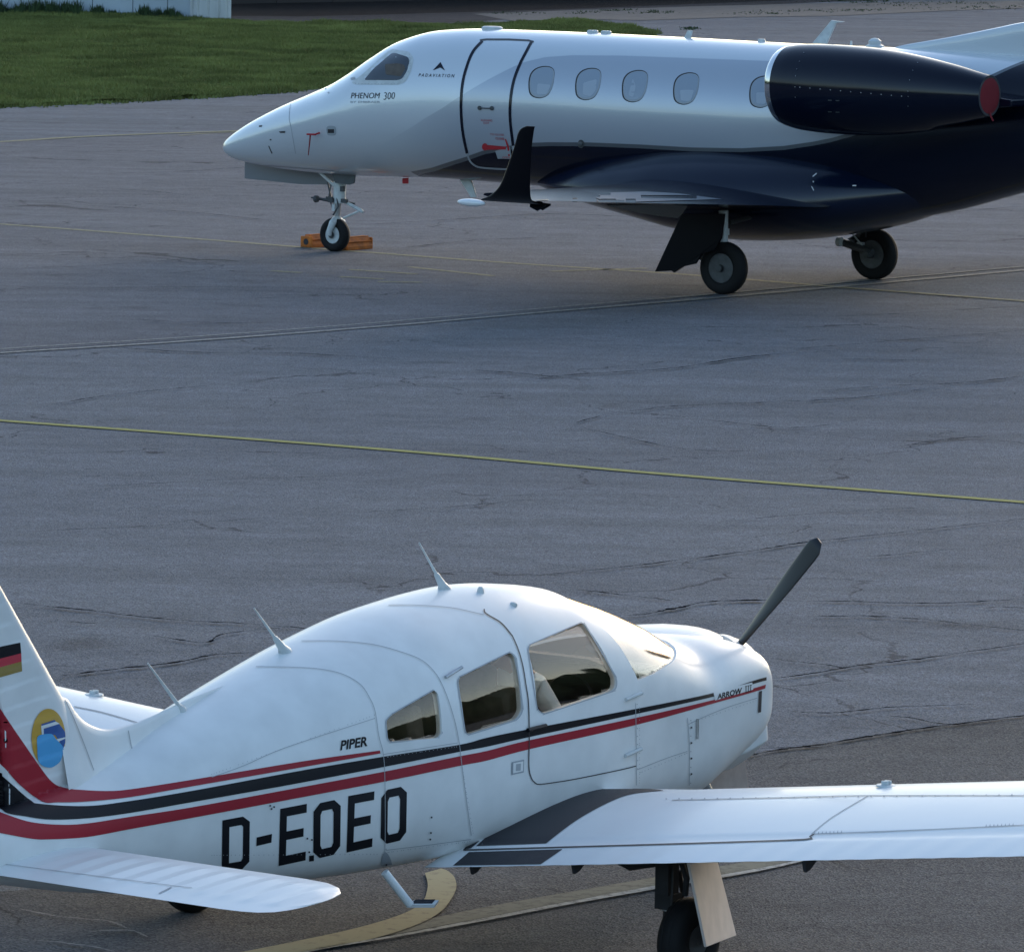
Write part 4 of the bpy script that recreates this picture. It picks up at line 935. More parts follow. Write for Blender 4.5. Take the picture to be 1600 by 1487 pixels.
# antennas on the roof
def whip(px, py, tx, ty, r0, flare):
    o0, d0 = px_ray(px, py); o0 = PS.Mi @ o0; d0 = PS.Mi.to_3x3() @ d0; b = o0-d0*(o0.y/d0.y); b.y = 0; s = interp(PR, b.x); b.z = s[0]-.008
    o_, d_ = px_ray(tx, ty); o_ = PS.Mi @ o_; d_ = PS.Mi.to_3x3() @ d_; t = (b.y-o_.y)/d_.y; tip = o_+d_*t
    mb = MB(); v = tip-b
    if flare: mb.tube([b-Vector((0, 0, .02)), b+v*.03, b+v*.12, b+v*.33, b+v*.36, tip], [.045, .036, .022, .014, .008, .004], 12)
    else: mb.tube([b-Vector((0, 0, .02)), b+v*.06, b+v*.14, tip], [.03, .024, .011, .004], 10)
    mb.build('whip_antenna', M['whitegear'], pip, True)
whip(695, 943, 655, 848, .03, True); whip(446, 1045, 397, 950, .03, True); whip(286, 1111, 231, 1036, .02, False)
for q, r, h in (((751, 922), .02, .03), ((802, 941), .022, .012)):
    l, n = PS.cast(q[0], q[1]+3)
    if l: MB().lathe([(r, -.01), (r*.95, h*.5), (r*.5, h)], l, 'z', 16).build('roof_fitting', M['whitegear'], pip, True)
# boarding step
P = [(-1.06, -.50, .60), (-.97, -.55, .43)]
a = Vector(P[0]); b = Vector(P[1])
def onp(px, py, y):
    o_, d_ = px_ray(px, py); o_ = PS.Mi @ o_; d_ = PS.Mi.to_3x3() @ d_; t = (y-o_.y)/d_.y; return o_+d_*t
MB().tube([onp(601, 1362, -.48), onp(641, 1413, -.56)], .022, 12).build('step_strut', M['wingwhite'], pip, True)
s1, s2, s3, s4 = onp(637, 1415, -.56), onp(679, 1415, -.62), onp(685, 1408, -.60), onp(646, 1408, -.54)
MB().plate([s1, s2, s3, s4], .018).build('step_plate', M['wingwhite'], pip)
u_ = Vector((0, 0, .013)); c_ = (s1+s2+s3+s4)/4
MB().plate([c_+(p-c_)*.78+u_ for p in (s1, s2, s3, s4)], .004).build('step_tread', M['walk'], pip)
decal('step_mount', PS, [[catmull([(596, 1368), (595, 1345), (601, 1330), (610, 1342), (613, 1366)], 4, True)]], M['lgrey'], body, .004)
# --- undercarriage
def wheel(par, c, Rr, wdt, r0, rimmat, ax='y', holes=0):
    c = Vector(c); w2 = wdt/2
    prof = [(r0, -w2*.72), (r0+.01, -w2*.86), (r0+(Rr-r0)*.45, -w2), (Rr-.035, -w2*.93), (Rr-.01, -w2*.70), (Rr, -w2*.36), (Rr-.003, -w2*.33), (Rr-.003, -w2*.28), (Rr, -w2*.25), (Rr, w2*.25), (Rr-.003, w2*.28), (Rr-.003, w2*.33), (Rr, w2*.36), (Rr-.01, w2*.70), (Rr-.035, w2*.93), (r0+(Rr-r0)*.45, w2), (r0+.01, w2*.86), (r0, w2*.72)]
    t = MB().lathe(prof, c, ax, 48, True).build('tyre', M['rubber'], par, True, auto=60)
    rp = [(r0, -w2*.78), (r0-.012, -w2*.80), (r0-.022, -w2*.62), (r0*.92-.02, -w2*.5), (r0*.45, -w2*.42), (r0*.38, -w2*.42), (r0*.33, -w2*.72), (.02, -w2*.8)]
    r_ = MB().lathe(rp+[(a, -b) for a, b in rp[::-1]], c, ax, 40).build('rim', rimmat, t, True, auto=35)
    if holes:
        mb = MB()
        for s in (-1, 1):
            for k in range(holes):
                a = 2*math.pi*k/holes; p = c+Vector((math.cos(a)*r0*.66, s*w2*.58, math.sin(a)*r0*.66)); mb.lathe([(r0*.12, -w2*.06), (r0*.12, w2*.06)], p, ax, 10)
        mb.build('rim_holes', M['seamd'], t)
    return t
def strut(par, top, bot, r, mt, name): return MB().tube([top, bot], r, 14).build(name, mt, par, True)
for s in (-1, 1):
    gx, gy = (.04, 1.60) if s < 0 else (-.10, 1.52)
    lg = strut(pip, (.04, s*1.47, .72), (.04, s*1.47, .36), .036, M['metal'], 'main_gear_leg')
    MB().tube([(.04, s*1.47, .40), (.04, s*1.47, .20)], .026, 10).tube([(.04, s*1.46, .22), (.04, s*1.62, .22)], .02, 10).box((.04, s*1.47, .41), (.10, .10, .08)).build('oleo', M['darkgear'], lg, True)
    wheel(lg, (gx, s*gy, .22), .22, .155, .085, M['rim'])
    MB().tube([(.09, s*1.5, .56), (.13, s*1.5, .44), (.07, s*1.48, .30)], .014, 8).tube([(0, s*1.47, .62), (-.06, s*1.30, .58), (-.1, s*1.1, .66)], .022, 8).tube([(0, s*1.52, .66), (-.06, s*1.56, .52), (-.05, s*1.55, .40)], .008, 6).box((-.02, s*1.5, .56), (.10, .08, .2)).tube([(0, s*1.56, .66), (-.02, s*1.62, .55), (.0, s*1.6, .46)], .016, 8).build('side_brace', M['darkgear'], lg, True)
o1 = [onp(1070, 1325, -1.84), onp(1113, 1320, -1.62), onp(1149, 1461, -1.62), onp(1102, 1479, -1.84)]
MB().plate(o1, .014).build('gear_door', M['brown'], pip, bevel=.004)  # near door in warm cream, the far one white
MB().plate([Vector((p.x, -p.y, p.z)) for p in o1], .014).build('gear_door', M['white'], pip, bevel=.004)
ng = strut(pip, (2.50, 0, .72), (2.56, 0, .30), .035, M['whitegear'], 'nose_gear_leg')
wheel(ng, (2.58, 0, .19), .19, .13, .075, M['rim'])
MB().tube([(2.56, .085, .19), (2.55, .085, .40), (2.55, -.085, .40), (2.56, -.085, .19)], .014, 8).build('nose_fork', M['darkgear'], ng, True)
for s in (-1, 1):
    V = []
    nd = [(2.42, s*.13, .70), (2.80, s*.13, .72), (2.84, s*.15, .46), (2.46, s*.15, .44)]
    MB().plate(nd, .010)  .build('nose_gear_door', M['nosedoor'], pip, bevel=.003)
MB().tube([(2.35, -.12, .62), (2.42, -.14, .50)], .045, 16, False).build('exhaust_pipe', M['metal'], pip, True)
# ------------------------------------------------------------------ BUSINESS JET
JX, JY, JYAW = 3.63, 73.2, math.pi-.642
jet = empty('business_jet', (JX, JY, 0), JYAW, 'silver and navy business jet parked behind, its nose pointing left', 'jet')
bpy.context.view_layer.update()
JR = [(-7.2, 2.72, 2.50, .10, 2.61, 2, 2), (-6.6, 2.80, 2.30, .24, 2.55, 2, 2), (-5.5, 2.93, 2.00, .42, 2.48, 2, 2), (-4.2, 3.02, 1.62, .62, 2.35, 2, 2.1), (-3.2, 3.065, 1.345, .74, 2.25, 2, 2.1), (-2.2, 3.085, 1.07, .84, 2.16, 2, 2.1), (-1.2, 3.09, .90, .92, 2.12, 2, 2.1),
      (0, 3.085, .90, .95, 2.10, 2.05, 2.1), (2, 3.10, .98, .96, 2.10, 2.05, 2.1), (3.5, 3.105, 1.06, .96, 2.10, 2.05, 2.1), (5.1, 3.095, 1.085, .955, 2.08, 2.05, 2.05), (5.8, 3.05, 1.09, .945, 2.03, 2.05, 2),
      (6.36, 2.915, 1.07, .92, 1.98, 2.0, 2), (6.75, 2.72, 1.06, .88, 1.92, 1.95, 2), (7.1, 2.51, 1.05, .83, 1.86, 1.9, 2), (7.45, 2.325, 1.045, .76, 1.78, 1.9, 2), (7.9, 2.145, 1.05, .65, 1.68, 1.95, 2), (8.44, 1.945, 1.07, .50, 1.55, 2, 2), (8.99, 1.705, 1.115, .335, 1.42, 2, 2),
      (9.25, 1.57, 1.15, .24, 1.36, 2, 2), (9.42, 1.465, 1.20, .16, 1.33, 2, 2), (9.50, 1.40, 1.25, .09, 1.325, 2, 2), (9.525, 1.34, 1.30, .025, 1.32, 2, 2)]
xj = list(np.linspace(-7.2, 5.5, 100))+list(np.linspace(5.6, 9.2, 70))+list(np.linspace(9.23, 9.525, 14))
V, F = loft(JR, xj, 112)
jb = mesh('fuselage', V, F, None, jet, True); fixn(jb)
JS = Surf(jb, jet)
def jxz(pts):
    out = []
    for p in pts:
        l, n = JS.cast(*p)
        if l is not None: out.append((l.x, l.z))
    return out
silv = jxz([(478, 262), (505, 254), (535, 245), (565, 237), (595, 228.6), (640, 201), (663, 185.6), (690, 170), (716.6, 152), (760, 126), (801, 105), (820, 97), (852, 89.5), (895, 86.5), (976, 87.2), (1080, 91), (1150, 93.6), (1200, 95.5), (1300, 101)])
navy = jxz([(650, 274), (680, 268), (731, 251), (758, 241), (806, 232.5), (825, 229.5), (860, 228.4), (922, 228.8), (1000, 232), (1080, 236.7), (1160, 238), (1225, 234.5), (1270, 228), (1300, 222), (1332, 213), (1362, 203), (1400, 186), (1460, 160), (1545, 124), (1600, 99)])
def livery():
    m = bpy.data.materials.new('jet_livery_paint'); m.use_nodes = True; nt = m.node_tree; b = nt.nodes['Principled BSDF']; L = nt.links.new
    tc = nt.nodes.new('ShaderNodeTexCoord'); sp = nt.nodes.new('ShaderNodeSeparateXYZ'); L(tc.outputs['Object'], sp.inputs[0])
    def curve(pts, fore, aft, w_=.004, shift=0):
        xn = nt.nodes.new('ShaderNodeMapRange'); xn.inputs[1].default_value = -8; xn.inputs[2].default_value = 10; L(sp.outputs['X'], xn.inputs[0])
        fc = nt.nodes.new('ShaderNodeFloatCurve'); cm = fc.mapping; c = cm.curves[0]; L(xn.outputs[0], fc.inputs['Value'])
        P = sorted(pts); P = [(-8, aft)]+P+[(P[-1][0]+.05, fore), (10, fore)]
        cl = [((x+8)/18, z/4) for x, z in P]
        c.points[0].location = cl[0]; c.points[1].location = cl[-1]
        for q in cl[1:-1]: c.points.new(*q)
        for p in c.points: p.handle_type = 'VECTOR'
        cm.update()
        mm = nt.nodes.new('ShaderNodeMath'); mm.operation = 'MULTIPLY_ADD'; mm.inputs[1].default_value = 4; mm.inputs[2].default_value = shift; L(fc.outputs[0], mm.inputs[0])
        s = nt.nodes.new('ShaderNodeMath'); s.operation = 'SUBTRACT'; L(mm.outputs[0], s.inputs[0]); L(sp.outputs['Z'], s.inputs[1])
        r = nt.nodes.new('ShaderNodeMapRange'); r.inputs[1].default_value = -w_; r.inputs[2].default_value = w_; L(s.outputs[0], r.inputs[0]); return r.outputs[0]
    fx = nt.nodes.new('ShaderNodeMapRange'); fx.interpolation_type = 'SMOOTHSTEP'; fx.inputs[1].default_value = 6.4; fx.inputs[2].default_value = 4.4; L(sp.outputs['X'], fx.inputs[0])
    sm = curve(silv, silv[0][1]-1.2 if False else 0.2, 2.78, .006)
    m2 = nt.nodes.new('ShaderNodeMath'); m2.operation = 'MULTIPLY'; L(sm, m2.inputs[0]); L(fx.outputs[0], m2.inputs[1]); sm = m2.outputs[0]
    gm = curve(navy, .4, 3.3, .004, .05)
    nm = curve(navy, .4, 3.3, .004)
    def mix(f, a, bb):
        x = nt.nodes.new('ShaderNodeMix'); x.data_type = 'RGBA'; L(f, x.inputs[0])
        for k, q in ((6, a), (7, bb)):
            if isinstance(q, tuple): x.inputs[k].default_value = (*q, 1)
            else: L(q, x.inputs[k])
        return x.outputs[2]
    def mixf(f, a, bb):
        x = nt.nodes.new('ShaderNodeMix'); L(f, x.inputs[0])
        for k, q in ((2, a), (3, bb)):
            if isinstance(q, (int, float)): x.inputs[k].default_value = q
            else: L(q, x.inputs[k])
        return x.outputs[0]
    L(mix(nm, mix(gm, mix(sm, (.66, .70, .74), (.46, .50, .56)), (.13, .145, .16)), (.0026, .0050, .015)), b.inputs['Base Color'])
    L(mixf(nm, mixf(sm, .28, .42), 0), b.inputs['Metallic']); L(mixf(nm, mixf(sm, .30, .30), .14), b.inputs['Roughness'])
    L(mixf(nm, .7, 0), b.inputs['Coat Weight']); L(mixf(nm, .5, .38), b.inputs['Specular IOR Level']); b.inputs['Coat Roughness'].default_value = .02
    n = nt.nodes.new('ShaderNodeTexNoise'); n.inputs['Scale'].default_value = .9; L(tc.outputs['Object'], n.inputs['Vector'])
    bp = nt.nodes.new('ShaderNodeBump'); bp.inputs['Strength'].default_value = .03; bp.inputs['Distance'].default_value = .03; L(n.outputs[0], bp.inputs['Height']); L(bp.outputs[0], b.inputs['Normal'])
    return m
jb.data.materials.append(livery())
J = lambda name, parts, mt, off=.004, par=jb, label=None, step=14, mirror=False, S=JS: decal(name, S, parts, mt, par, off, mirror, step, label)
# cabin door: dark outline band
do = [(746, 66), (757, 62.2), (790, 61.5), (830, 63), (834, 66), (826, 77), (815, 95), (805, 117), (798, 147), (797, 175), (799, 200), (803, 232), (806, 250), (808, 264), (760, 264), (745, 262), (735, 254), (729, 240), (722, 205), (719, 165), (722, 130), (730, 97), (738, 78)]
oc_ = catmull([(754, 64.5), (740, 80), (731, 100), (723, 130), (720.5, 165), (723, 205), (730, 240)], 6)
oc2 = catmull([(831, 65), (822, 82), (811, 104), (802, 130), (797.5, 160), (797.5, 190), (802, 228)], 6)
for pts, wd, m_ in ((oc_, 4.2, 'navy'), (oc2, 4.2, 'navy'), ([(750, 63.5), (760, 62.2), (795, 62.3), (826, 63.8), (834, 66)], 2.6, 'rim'), (catmull([(730, 240), (735, 252), (745, 260), (760, 262.5), (785, 264), (800, 264)], 5), 2.8, 'lgrey'), (catmull([(802, 228), (804, 240), (808, 252)], 4), 4, 'lgrey')):
    L, Rr = pline(pts, wd); J('door_outline', [[L+Rr[::-1]]], M[m_], .005)
# cabin windows
def egg(cx_, cy_): 
    z = 3.7175; b = [(545, 480), (556, 432), (586, 401), (632, 388), (673, 394), (691, 418), (688, 465), (676, 515), (652, 554), (612, 570), (572, 563), (549, 537)]
    bx = sum(p[0] for p in b)/len(b); by = 480
    return catmull([(cx_+(x-bx)/z, cy_+(y-by)/z) for x, y in b], 4, True)
def scale(lp, k, dx=0, dy=0): c = np.mean(lp, 0); return [(c[0]+(x-c[0])*k+dx, c[1]+(y-c[1])*k+dy) for x, y in lp]
for i, (x, y) in enumerate([(847, 129), (920, 132), (993, 135.3), (1073, 139), (1192, 144)]):
    e = egg(x, y); J('window_seal', [[scale(e, 1.03, -.6)]], M['seamd'], .003)
    f = J('window_frame', [[scale(e, .97, .4, .3)]], M['lgrey'], .004)
    p = J('window_pane', [[scale(e, .90, .2, -.6)]], M['jetpane'], .005)
    lp = {0: [(x-7, y+2), (x+14, y+4), (x+8, y+19), (x-8, y+18)], 1: [(x-8, y-2), (x+13, y-8), (x+11, y+10), (x+3, y+19), (x-9, y+16)], 2: [(x-11, y+14), (x-4, y-12), (x+1, y), (x-3, y+17)], 3: [(x-10, y+2), (x+12, y+2), (x+6, y+20), (x-9, y+18)], 4: [(x-10, y+1), (x+8, y+1), (x+4, y+19), (x-10, y+18)]}[i]
    J('window_blind', [[rounded(lp, 3, 3)]], M['jetshade'], .006)
# cockpit glazing
J('cockpit_window_frame', [[rounded([(548, 130), (566, 117), (606, 81), (612, 77.5), (640, 81), (646.5, 92), (643, 110), (634, 128), (624, 133), (560, 132.5)], 5, 3)]], M['whitegear'], .003)
J('cockpit_window', [[rounded([(569, 125.5), (584, 108), (612, 84), (618, 83.5), (638, 90), (640, 96), (636, 112), (628, 124), (620, 126)], 4, 3)]], M['jetcockpit'], .006)
J('cockpit_seat_back', [[rounded([(602, 101), (622, 99.5), (632, 102), (634, 108), (627, 120), (603, 117)], 2, 2)]], M['seat'], .007)
J('wiper_mark', [[[(548, 122.5), (554, 120.5), (556, 124), (549, 125.5)]], [[(507, 139.5), (510, 138.5), (515, 145.5), (513, 146.5)]]], M['seam'], .006)
fr = []
for a, b, n_ in (((556, 131.5), (622, 131.5), 14), ((626, 129), (641, 108), 6), ((642, 104), (640, 86), 5)):
    for k in range(n_): x = a[0]+(b[0]-a[0])*k/(n_-1); y = a[1]+(b[1]-a[1])*k/(n_-1); fr.append([[(x-.6, y-.6), (x+.6, y-.6), (x+.6, y+.6), (x-.6, y+.6)]])
o = J('screw', fr, M['seam'], .006); o['kind'] = 'stuff'
# lettering
J('model_lettering', [text2d('PHENOM', [(549, 145.3), (594, 145.3), (593.5, 154.2), (548.5, 154.2)], 0, shear=.15)], M['seamd'], .005)
J('model_number', [text2d('300', [(600, 144.5), (617.5, 144.5), (617, 154.6), (599.5, 156.6)], -.006, shear=.1)], M['rim'], .005)
J('maker_lettering', [text2d('BY EMBRAER', [(548, 158), (594, 158), (594, 161.3), (548, 161.3)], 0)], M['seam'], .005)
J('operator_lettering', [text2d('P A D A V I A T I O N', [(655, 115.2), (710.5, 116.5), (709.5, 121.6), (654, 120)], .004, shear=.15)], M['navy'], .005)
J('operator_emblem', [[[(676.5, 110.5), (688.5, 97.5), (695.5, 110.8), (688, 106)]]], M['navy'], .005)
J('door_lettering', [text2d('AUSGANG', [(751.5, 186.5), (769.5, 187), (769.5, 190.3), (751.5, 189.6)], 0), text2d('EXIT', [(756, 191.3), (765, 191.3), (765, 194), (756, 194)], 0), text2d('TO CLOSE', [(766, 208.5), (787.5, 209.5), (787.5, 212.5), (766, 211.5)], 0), text2d('CLOSE', [(774.5, 214.5), (788, 215.5), (788, 218.8), (774.5, 218)], .01), text2d('OPEN', [(785, 244.5), (797, 244.8), (797, 247.5), (785, 247.3)], .01)], M['tagred'], .005)
J('door_placard', [[[(774, 236), (797, 229), (799.5, 248), (778, 248)]]], M['lgrey'], .005)
J('door_handle_mark', [[ell(758, 229.5, 4.6, 5.6, 16), ], [[(760, 226.5), (791, 229), (791, 233.5), (760, 234)]], [[(789, 217), (791, 217.5), (796, 230), (797, 244), (794.5, 244), (793, 231)]]], M['tagred'], .006)
l1, n1 = JS.cast(750, 169); l2, n2 = JS.cast(769, 169.5)
MB().tube([l1+n1*.02, l2+n2*.02], .008, 6).lathe([(.028, -.01), (.028, .01)], l1+n1*.01, 'y', 12).lathe([(.028, -.01), (.028, .01)], l2+n2*.01, 'y', 12).build('door_grip', M['rim'], jet)
seams(JS, [[(454, 162), (452, 185), (455, 200), (462, 240)], [(385, 256), (420, 259), (470, 263), (530, 268)]], jb, w_=.7, mt=M['lgrey'], off=.003)
J('probe', [[[(436, 205.5), (446, 205), (446, 208), (438, 208)]], [[(419.5, 228), (421, 228), (426, 239.5), (424.5, 240)]], [[(422, 217.5), (424.5, 217.5), (424.5, 219.5), (422, 219.5)]], [[(405, 196.5), (410, 196), (409, 198.5), (405, 198.8)]]], M['seamd'], .005)
J('pitot_patch', [[rounded([(510, 197), (525, 197), (526, 212), (511, 212)], 5, 3)]], M['lgrey'], .004)
J('pitot_port', [[[(512.5, 202), (522.5, 202), (522.5, 208), (512.5, 208)]]], M['seamd'], .006)
l, n = JS.cast(499, 208); mb = MB(); mb.tube([l, l+n*.08, l+n*.09+Vector((.13, 0, 0))], .013, 8).build('pitot_cover', M['tagred'], jet, True)
q = l+n*.09+Vector((.07, 0, 0)); MB().plate([q+Vector((-.012, .0, 0)), q+Vector((.012, 0, 0)), q+Vector((.03, .01, -.28)), q+Vector((.018, .01, -.28))], .005).build('warning_ribbon', M['coverred'], jet)
l, n = JS.cast(907, 225); MB().lathe([(.035, 0), (.035, .012), (.015, .02)], l+Vector((0, .0, 0)), 'y', 16).build('fuselage_fitting', M['rim'], jet, True)
J('fuselage_fitting_ring', [[ell(908, 225, 5, 6.5, 18)]], M['rim'], .005)
# nose gear door hanging beyond the keel
def onj(px, py, y):
    o_, d_ = px_ray(px, py); o_ = JS.Mi @ o_; d_ = JS.Mi.to_3x3() @ d_; t = (y-o_.y)/d_.y; return o_+d_*t
MB().plate([onj(383, 250, -.28), onj(530, 262, -.28), onj(532, 289, -.30), (onj(470, 288, -.3)), onj(383, 279, -.30)], .02).build('nose_gear_door', M['dgrey'], jet)
MB().plate([onj(518, 268, .12), onj(556, 268, .12), onj(554, 286, .14), onj(546, 289, .14), onj(524, 286, .14)], .015).build('nose_gear_door', M['rim'], jet)
# lower edge of far belly fairing door, drain and marker
MB().plate([onj(556, 268, 0), onj(656, 273, 0), onj(656, 276, 0), onj(580, 273, 0)], .02).build('keel_strip', M['whitegear'], jet)
MB().plate([onj(629, 279, 0), onj(638, 278, 0), onj(638, 287, 0), onj(629, 287, 0)], .01).build('remove_tag', M['tagred'], jet)
MB().plate([onj(716, 276, 0), onj(735, 278, 0), onj(745, 308, 0), onj(737, 309, 0)], .03).build('belly_antenna', M['whitegear'], jet, bevel=.004)
# belly / wing root fairing
BR = [(-2.5, 1.45, 1.25, .10, 1.36, 2, 2), (-2.1, 1.58, 1.08, .50, 1.33, 2, 2), (-1.5, 1.74, .88, .90, 1.24, 2, 2.1), (-.8, 1.85, .72, 1.22, 1.14, 2, 2.2), (0, 1.89, .60, 1.38, 1.11, 2, 2.2), (.7, 1.89, .56, 1.43, 1.10, 2, 2.2), (1.4, 1.86, .63, 1.40, 1.10, 2, 2.2), (2.1, 1.76, .75, 1.28, 1.12, 2, 2.2), (2.8, 1.60, .86, 1.08, 1.14, 2, 2.1), (3.4, 1.40, .97, .78, 1.14, 2, 2.1), (3.9, 1.24, 1.05, .40, 1.14, 2, 2)]
V, F = loft(BR, list(np.linspace(-2.5, 3.9, 70)), 72)
bf = mesh('belly_fairing', V, F, M['navyblue'], jet, True); fixn(bf)
# wings
jw = [(.6, 2.3, 1.06, -1.30, 1.13, .13), (1.3, 2.15, 1.10, -1.10, 1.13, .13), (2.0, 1.62, 1.18, -.85, 1.17, .125), (5.0, .42, 1.37, -.98, 1.34, .115), (7.1, -.42, 1.505, -1.36, 1.475, .10), (7.75, -.78, 1.545, -1.52, 1.51, .085)]
wn_ = wing_mesh('wing', jw, M['navy'], jet, 90, 36); wf_ = wing_mesh('wing', jw, M['navy'], jet, 60, 36, mirror=True)
JW = Surf(wn_, jet)
# winglet: blended plate standing on the tip
def winglet(s, name='winglet'):
    rows = [(-.60, 1.46, -1.50, 7.55, .05), (-.78, 1.495, -1.54, 7.78, .045), (-1.02, 1.56, -1.60, 7.93, .035), (-1.22, 1.68, -1.66, 8.03, .028), (-1.36, 1.86, -1.71, 8.10, .024), (-1.55, 2.15, -1.80, 8.20, .02), (-1.66, 2.34, -1.87, 8.26, .016), (-1.78, 2.40, -1.90, 8.28, .008)]
    V = []; F = []; m = 16
    RR = catmull(rows, 4)
    for xl, z, xt, y, th in RR:
        for k in range(m):
            a = 2*math.pi*k/m; c = (xl+xt)/2+(xl-xt)/2*math.cos(a); t = th*math.sin(a)*(.4+.6*(1+math.cos(a))/2)
            V.append((c, s*(y+t), z+abs(t)*0))
    for i in range(len(RR)-1):
        for k in range(m): F.append((i*m+k, i*m+(k+1) % m, (i+1)*m+(k+1) % m, (i+1)*m+k))
    F += [tuple(range(m)), tuple(range(len(RR)*m-m, len(RR)*m))]
    o = mesh(name, V, F, M['navymatte'], jet, True); fixn(o); return o
winglet(1); winglet(-1)
bump_pod('wingtip_light', (-.72, 7.9, 1.455), (.20, .06, .045), M['whitegloss'], jet)
# flap panels, light topped, slightly drooped
def jplate(name, pts, mt, th=.03): return MB().plate(pts, th).build(name, mt, jet, bevel=.004)
jplate('flap_underside', [onj(948, 320, 4.6), onj(1075, 318, 2.7), onj(1066, 332, 2.5), onj(1058, 340, 2.5), onj(1000, 332, 3.6)], M['tan'])  # tan colour stands for ground bounce on the wing underside
for q, yy_ in (((840, 322), 7.2), ((848, 321), 7.1)):
    MB().tube([onj(q[0]-8, q[1]-3, yy_), onj(q[0], q[1]+2, yy_), onj(q[0]+12, q[1]-1, yy_)], [.05, .045, .012], 8).build('static_wick_mount', M['navymatte'], jet, True)
decal('flap', JW, [[[(930, 309), (941, 302), (1010, 300), (1060, 303), (1128, 312), (948, 317.5)]]], M['flapgrey'], wn_, .006, False, 8)
decal('aileron_edge', JW, [[[(834, 313), (928, 309), (940, 318), (838, 321)]]], M['navymatte'], wn_, .006, False, 8)
# wing to body fillet ridge (light catching edge)
None and MB().tube([onj(887, 285, 1.25), onj(893, 276, 1.2), onj(910, 269, 1.2), onj(960, 268, 1.2), onj(1030, 275, 1.25), onj(1110, 290, 1.3), onj(1190, 310, 1.35), onj(1250, 333, 1.3)], [.02, .05, .06, .06, .06, .06, .05, .02], 12)
mk = []
for q in [(1270, 272), (1271.5, 284), (1269, 294), (1335, 291)]:
    l, n = Surf(bf, jet).cast(*q)
for px, py, dx, dy in ((1273, 274, 3, -2.4), (1271, 284.5, .8, 0), (1270, 295, 1.8, 3), (1335, 290.5, 3, 0)):
    mk.append([[(px-dx, py-dy-.9), (px+dx, py+dy-.9), (px+dx, py+dy+.9), (px-dx, py-dy+.9)]])
BS = Surf(bf, jet)
decal('placard_mark', BS, mk, M['whitegloss'], bf, .006)
# nacelles
def nacelle(s):
    y = 1.52*s; cz = 2.655
    prof = [(.40, .02, 0), (.43, -.02, 0), (.46, -.005, 0), (.485, .06, 0)]
    # stations: x, radius, zc
    st = [(-.70, .385, 2.655), (-.71, .43, 2.655), (-.74, .455, 2.655), (-.82, .478, 2.655)]
    st2 = [(-.82, .478, 2.655), (-1.0, .505, 2.65), (-1.3, .52, 2.645), (-1.7, .52, 2.64), (-2.2, .50, 2.635), (-2.7, .445, 2.63), (-3.2, .36, 2.63), (-3.55, .285, 2.63), (-3.72, .250, 2.63)]
    def ring(st, name, mt, inner=None):
        V = []; F = []; n = 64
        for x, r, z in st:
            for k in range(n):
                a = 2*math.pi*k/n; cc, ss_ = math.cos(a), math.sin(a)
                bulge = 1+.10*max(0, -ss_)**2*(1 if x > -3.0 else .3)
                kf = 1 if s > 0 else .93; V.append((x, y+r*cc*kf, z-(0 if s > 0 else .03)+r*ss_*bulge*kf))
        for i in range(len(st)-1):
            for k in range(n): F.append((i*n+k, i*n+(k+1) % n, (i+1)*n+(k+1) % n, (i+1)*n+k))
        o = mesh(name, V, F, mt, jet, True); bm = bmesh.new(); bm.from_mesh(o.data); bmesh.ops.recalc_face_normals(bm, faces=bm.faces); bm.to_mesh(o.data); bm.free(); return o
    nb = ring(catmull(st2, 5), 'engine_nacelle', M['navy'])
    inner = [(-1.8, .05, 2.655), (-1.7, .34, 2.655), (-1.1, .36, 2.655), (-.78, .375, 2.655)]
    lip = ring(catmull(inner[2:]+st, 4), 'intake_lip', M['chrome']); ring(inner[:3], 'intake_duct', M['darkgear'])
    MB().lathe([(.335, -1.45), (.335, -1.43)], (0, y, 2.655), 'x', 32).build('fan', M['metal'], jet)
    MB().lathe([(.250, -3.722), (.24, -3.60)], (0, y, 2.63), 'x', 32, False).build('exhaust_ring', M['rim'], jet)
    MB().lathe([(.215, -3.68), (.218, -3.722), (.20, -3.727), (.12, -3.732), (.01, -3.733)], (0, y, 2.63), 'x', 36).build('exhaust_cover', M['coverred'], jet, True)
    MB().tube([(-3.73, y, 2.43), (-3.76, y+.02, 2.38), (-3.78, y, 2.33)], .012, 6).build('cover_strap', M['coverred'], jet)
    # pylon
    V = []; F = []
    for x, zt, zb in [(-.95, 2.60, 2.56), (-1.2, 2.68, 2.44), (-2.0, 2.70, 2.36), (-3.0, 2.66, 2.40), (-3.9, 2.58, 2.50)]:
        for yy2, zz in ((s*.6, zt), (s*1.3, zt), (s*1.3, zb), (s*.6, zb)): V.append((x, yy2, zz))
    for i in range(4):
        for k in range(4): F.append((i*4+k, i*4+(k+1) % 4, i*4+4+(k+1) % 4, i*4+4+k))
    F += [(0, 1, 2, 3), (16, 17, 18, 19)]
    o = mesh('engine_pylon', V, F, M['navy'], jet, False); fixn(o); b = o.modifiers.new('b', 'BEVEL'); b.width = .04; b.segments = 4
    return nb
nn = nacelle(1); nacelle(-1)
NS = Surf(nn, jet)
rv = []
def dots(a, b, n_, r=1.0):
    for k in range(n_): x = a[0]+(b[0]-a[0])*k/(n_-1); y = a[1]+(b[1]-a[1])*k/(n_-1); rv.append([[(x-r, y-r), (x+r, y-r), (x+r, y+r), (x-r, y+r)]])
for q in [(1256, 83), (1249.5, 96.5), (1245.5, 108.5), (1243.5, 119), (1242.5, 136), (1243, 152), (1434, 98.5), (1426.5, 110.5), (1421.5, 125.5), (1419, 143), (1419, 151), (1419, 166)]: dots(q, q, 2, .7)
dots((1250, 136.5), (1409, 150.5), 11, .75)
o = decal('fastener', NS, rv, M['rivet'], nn, .006); o['kind'] = 'stuff'
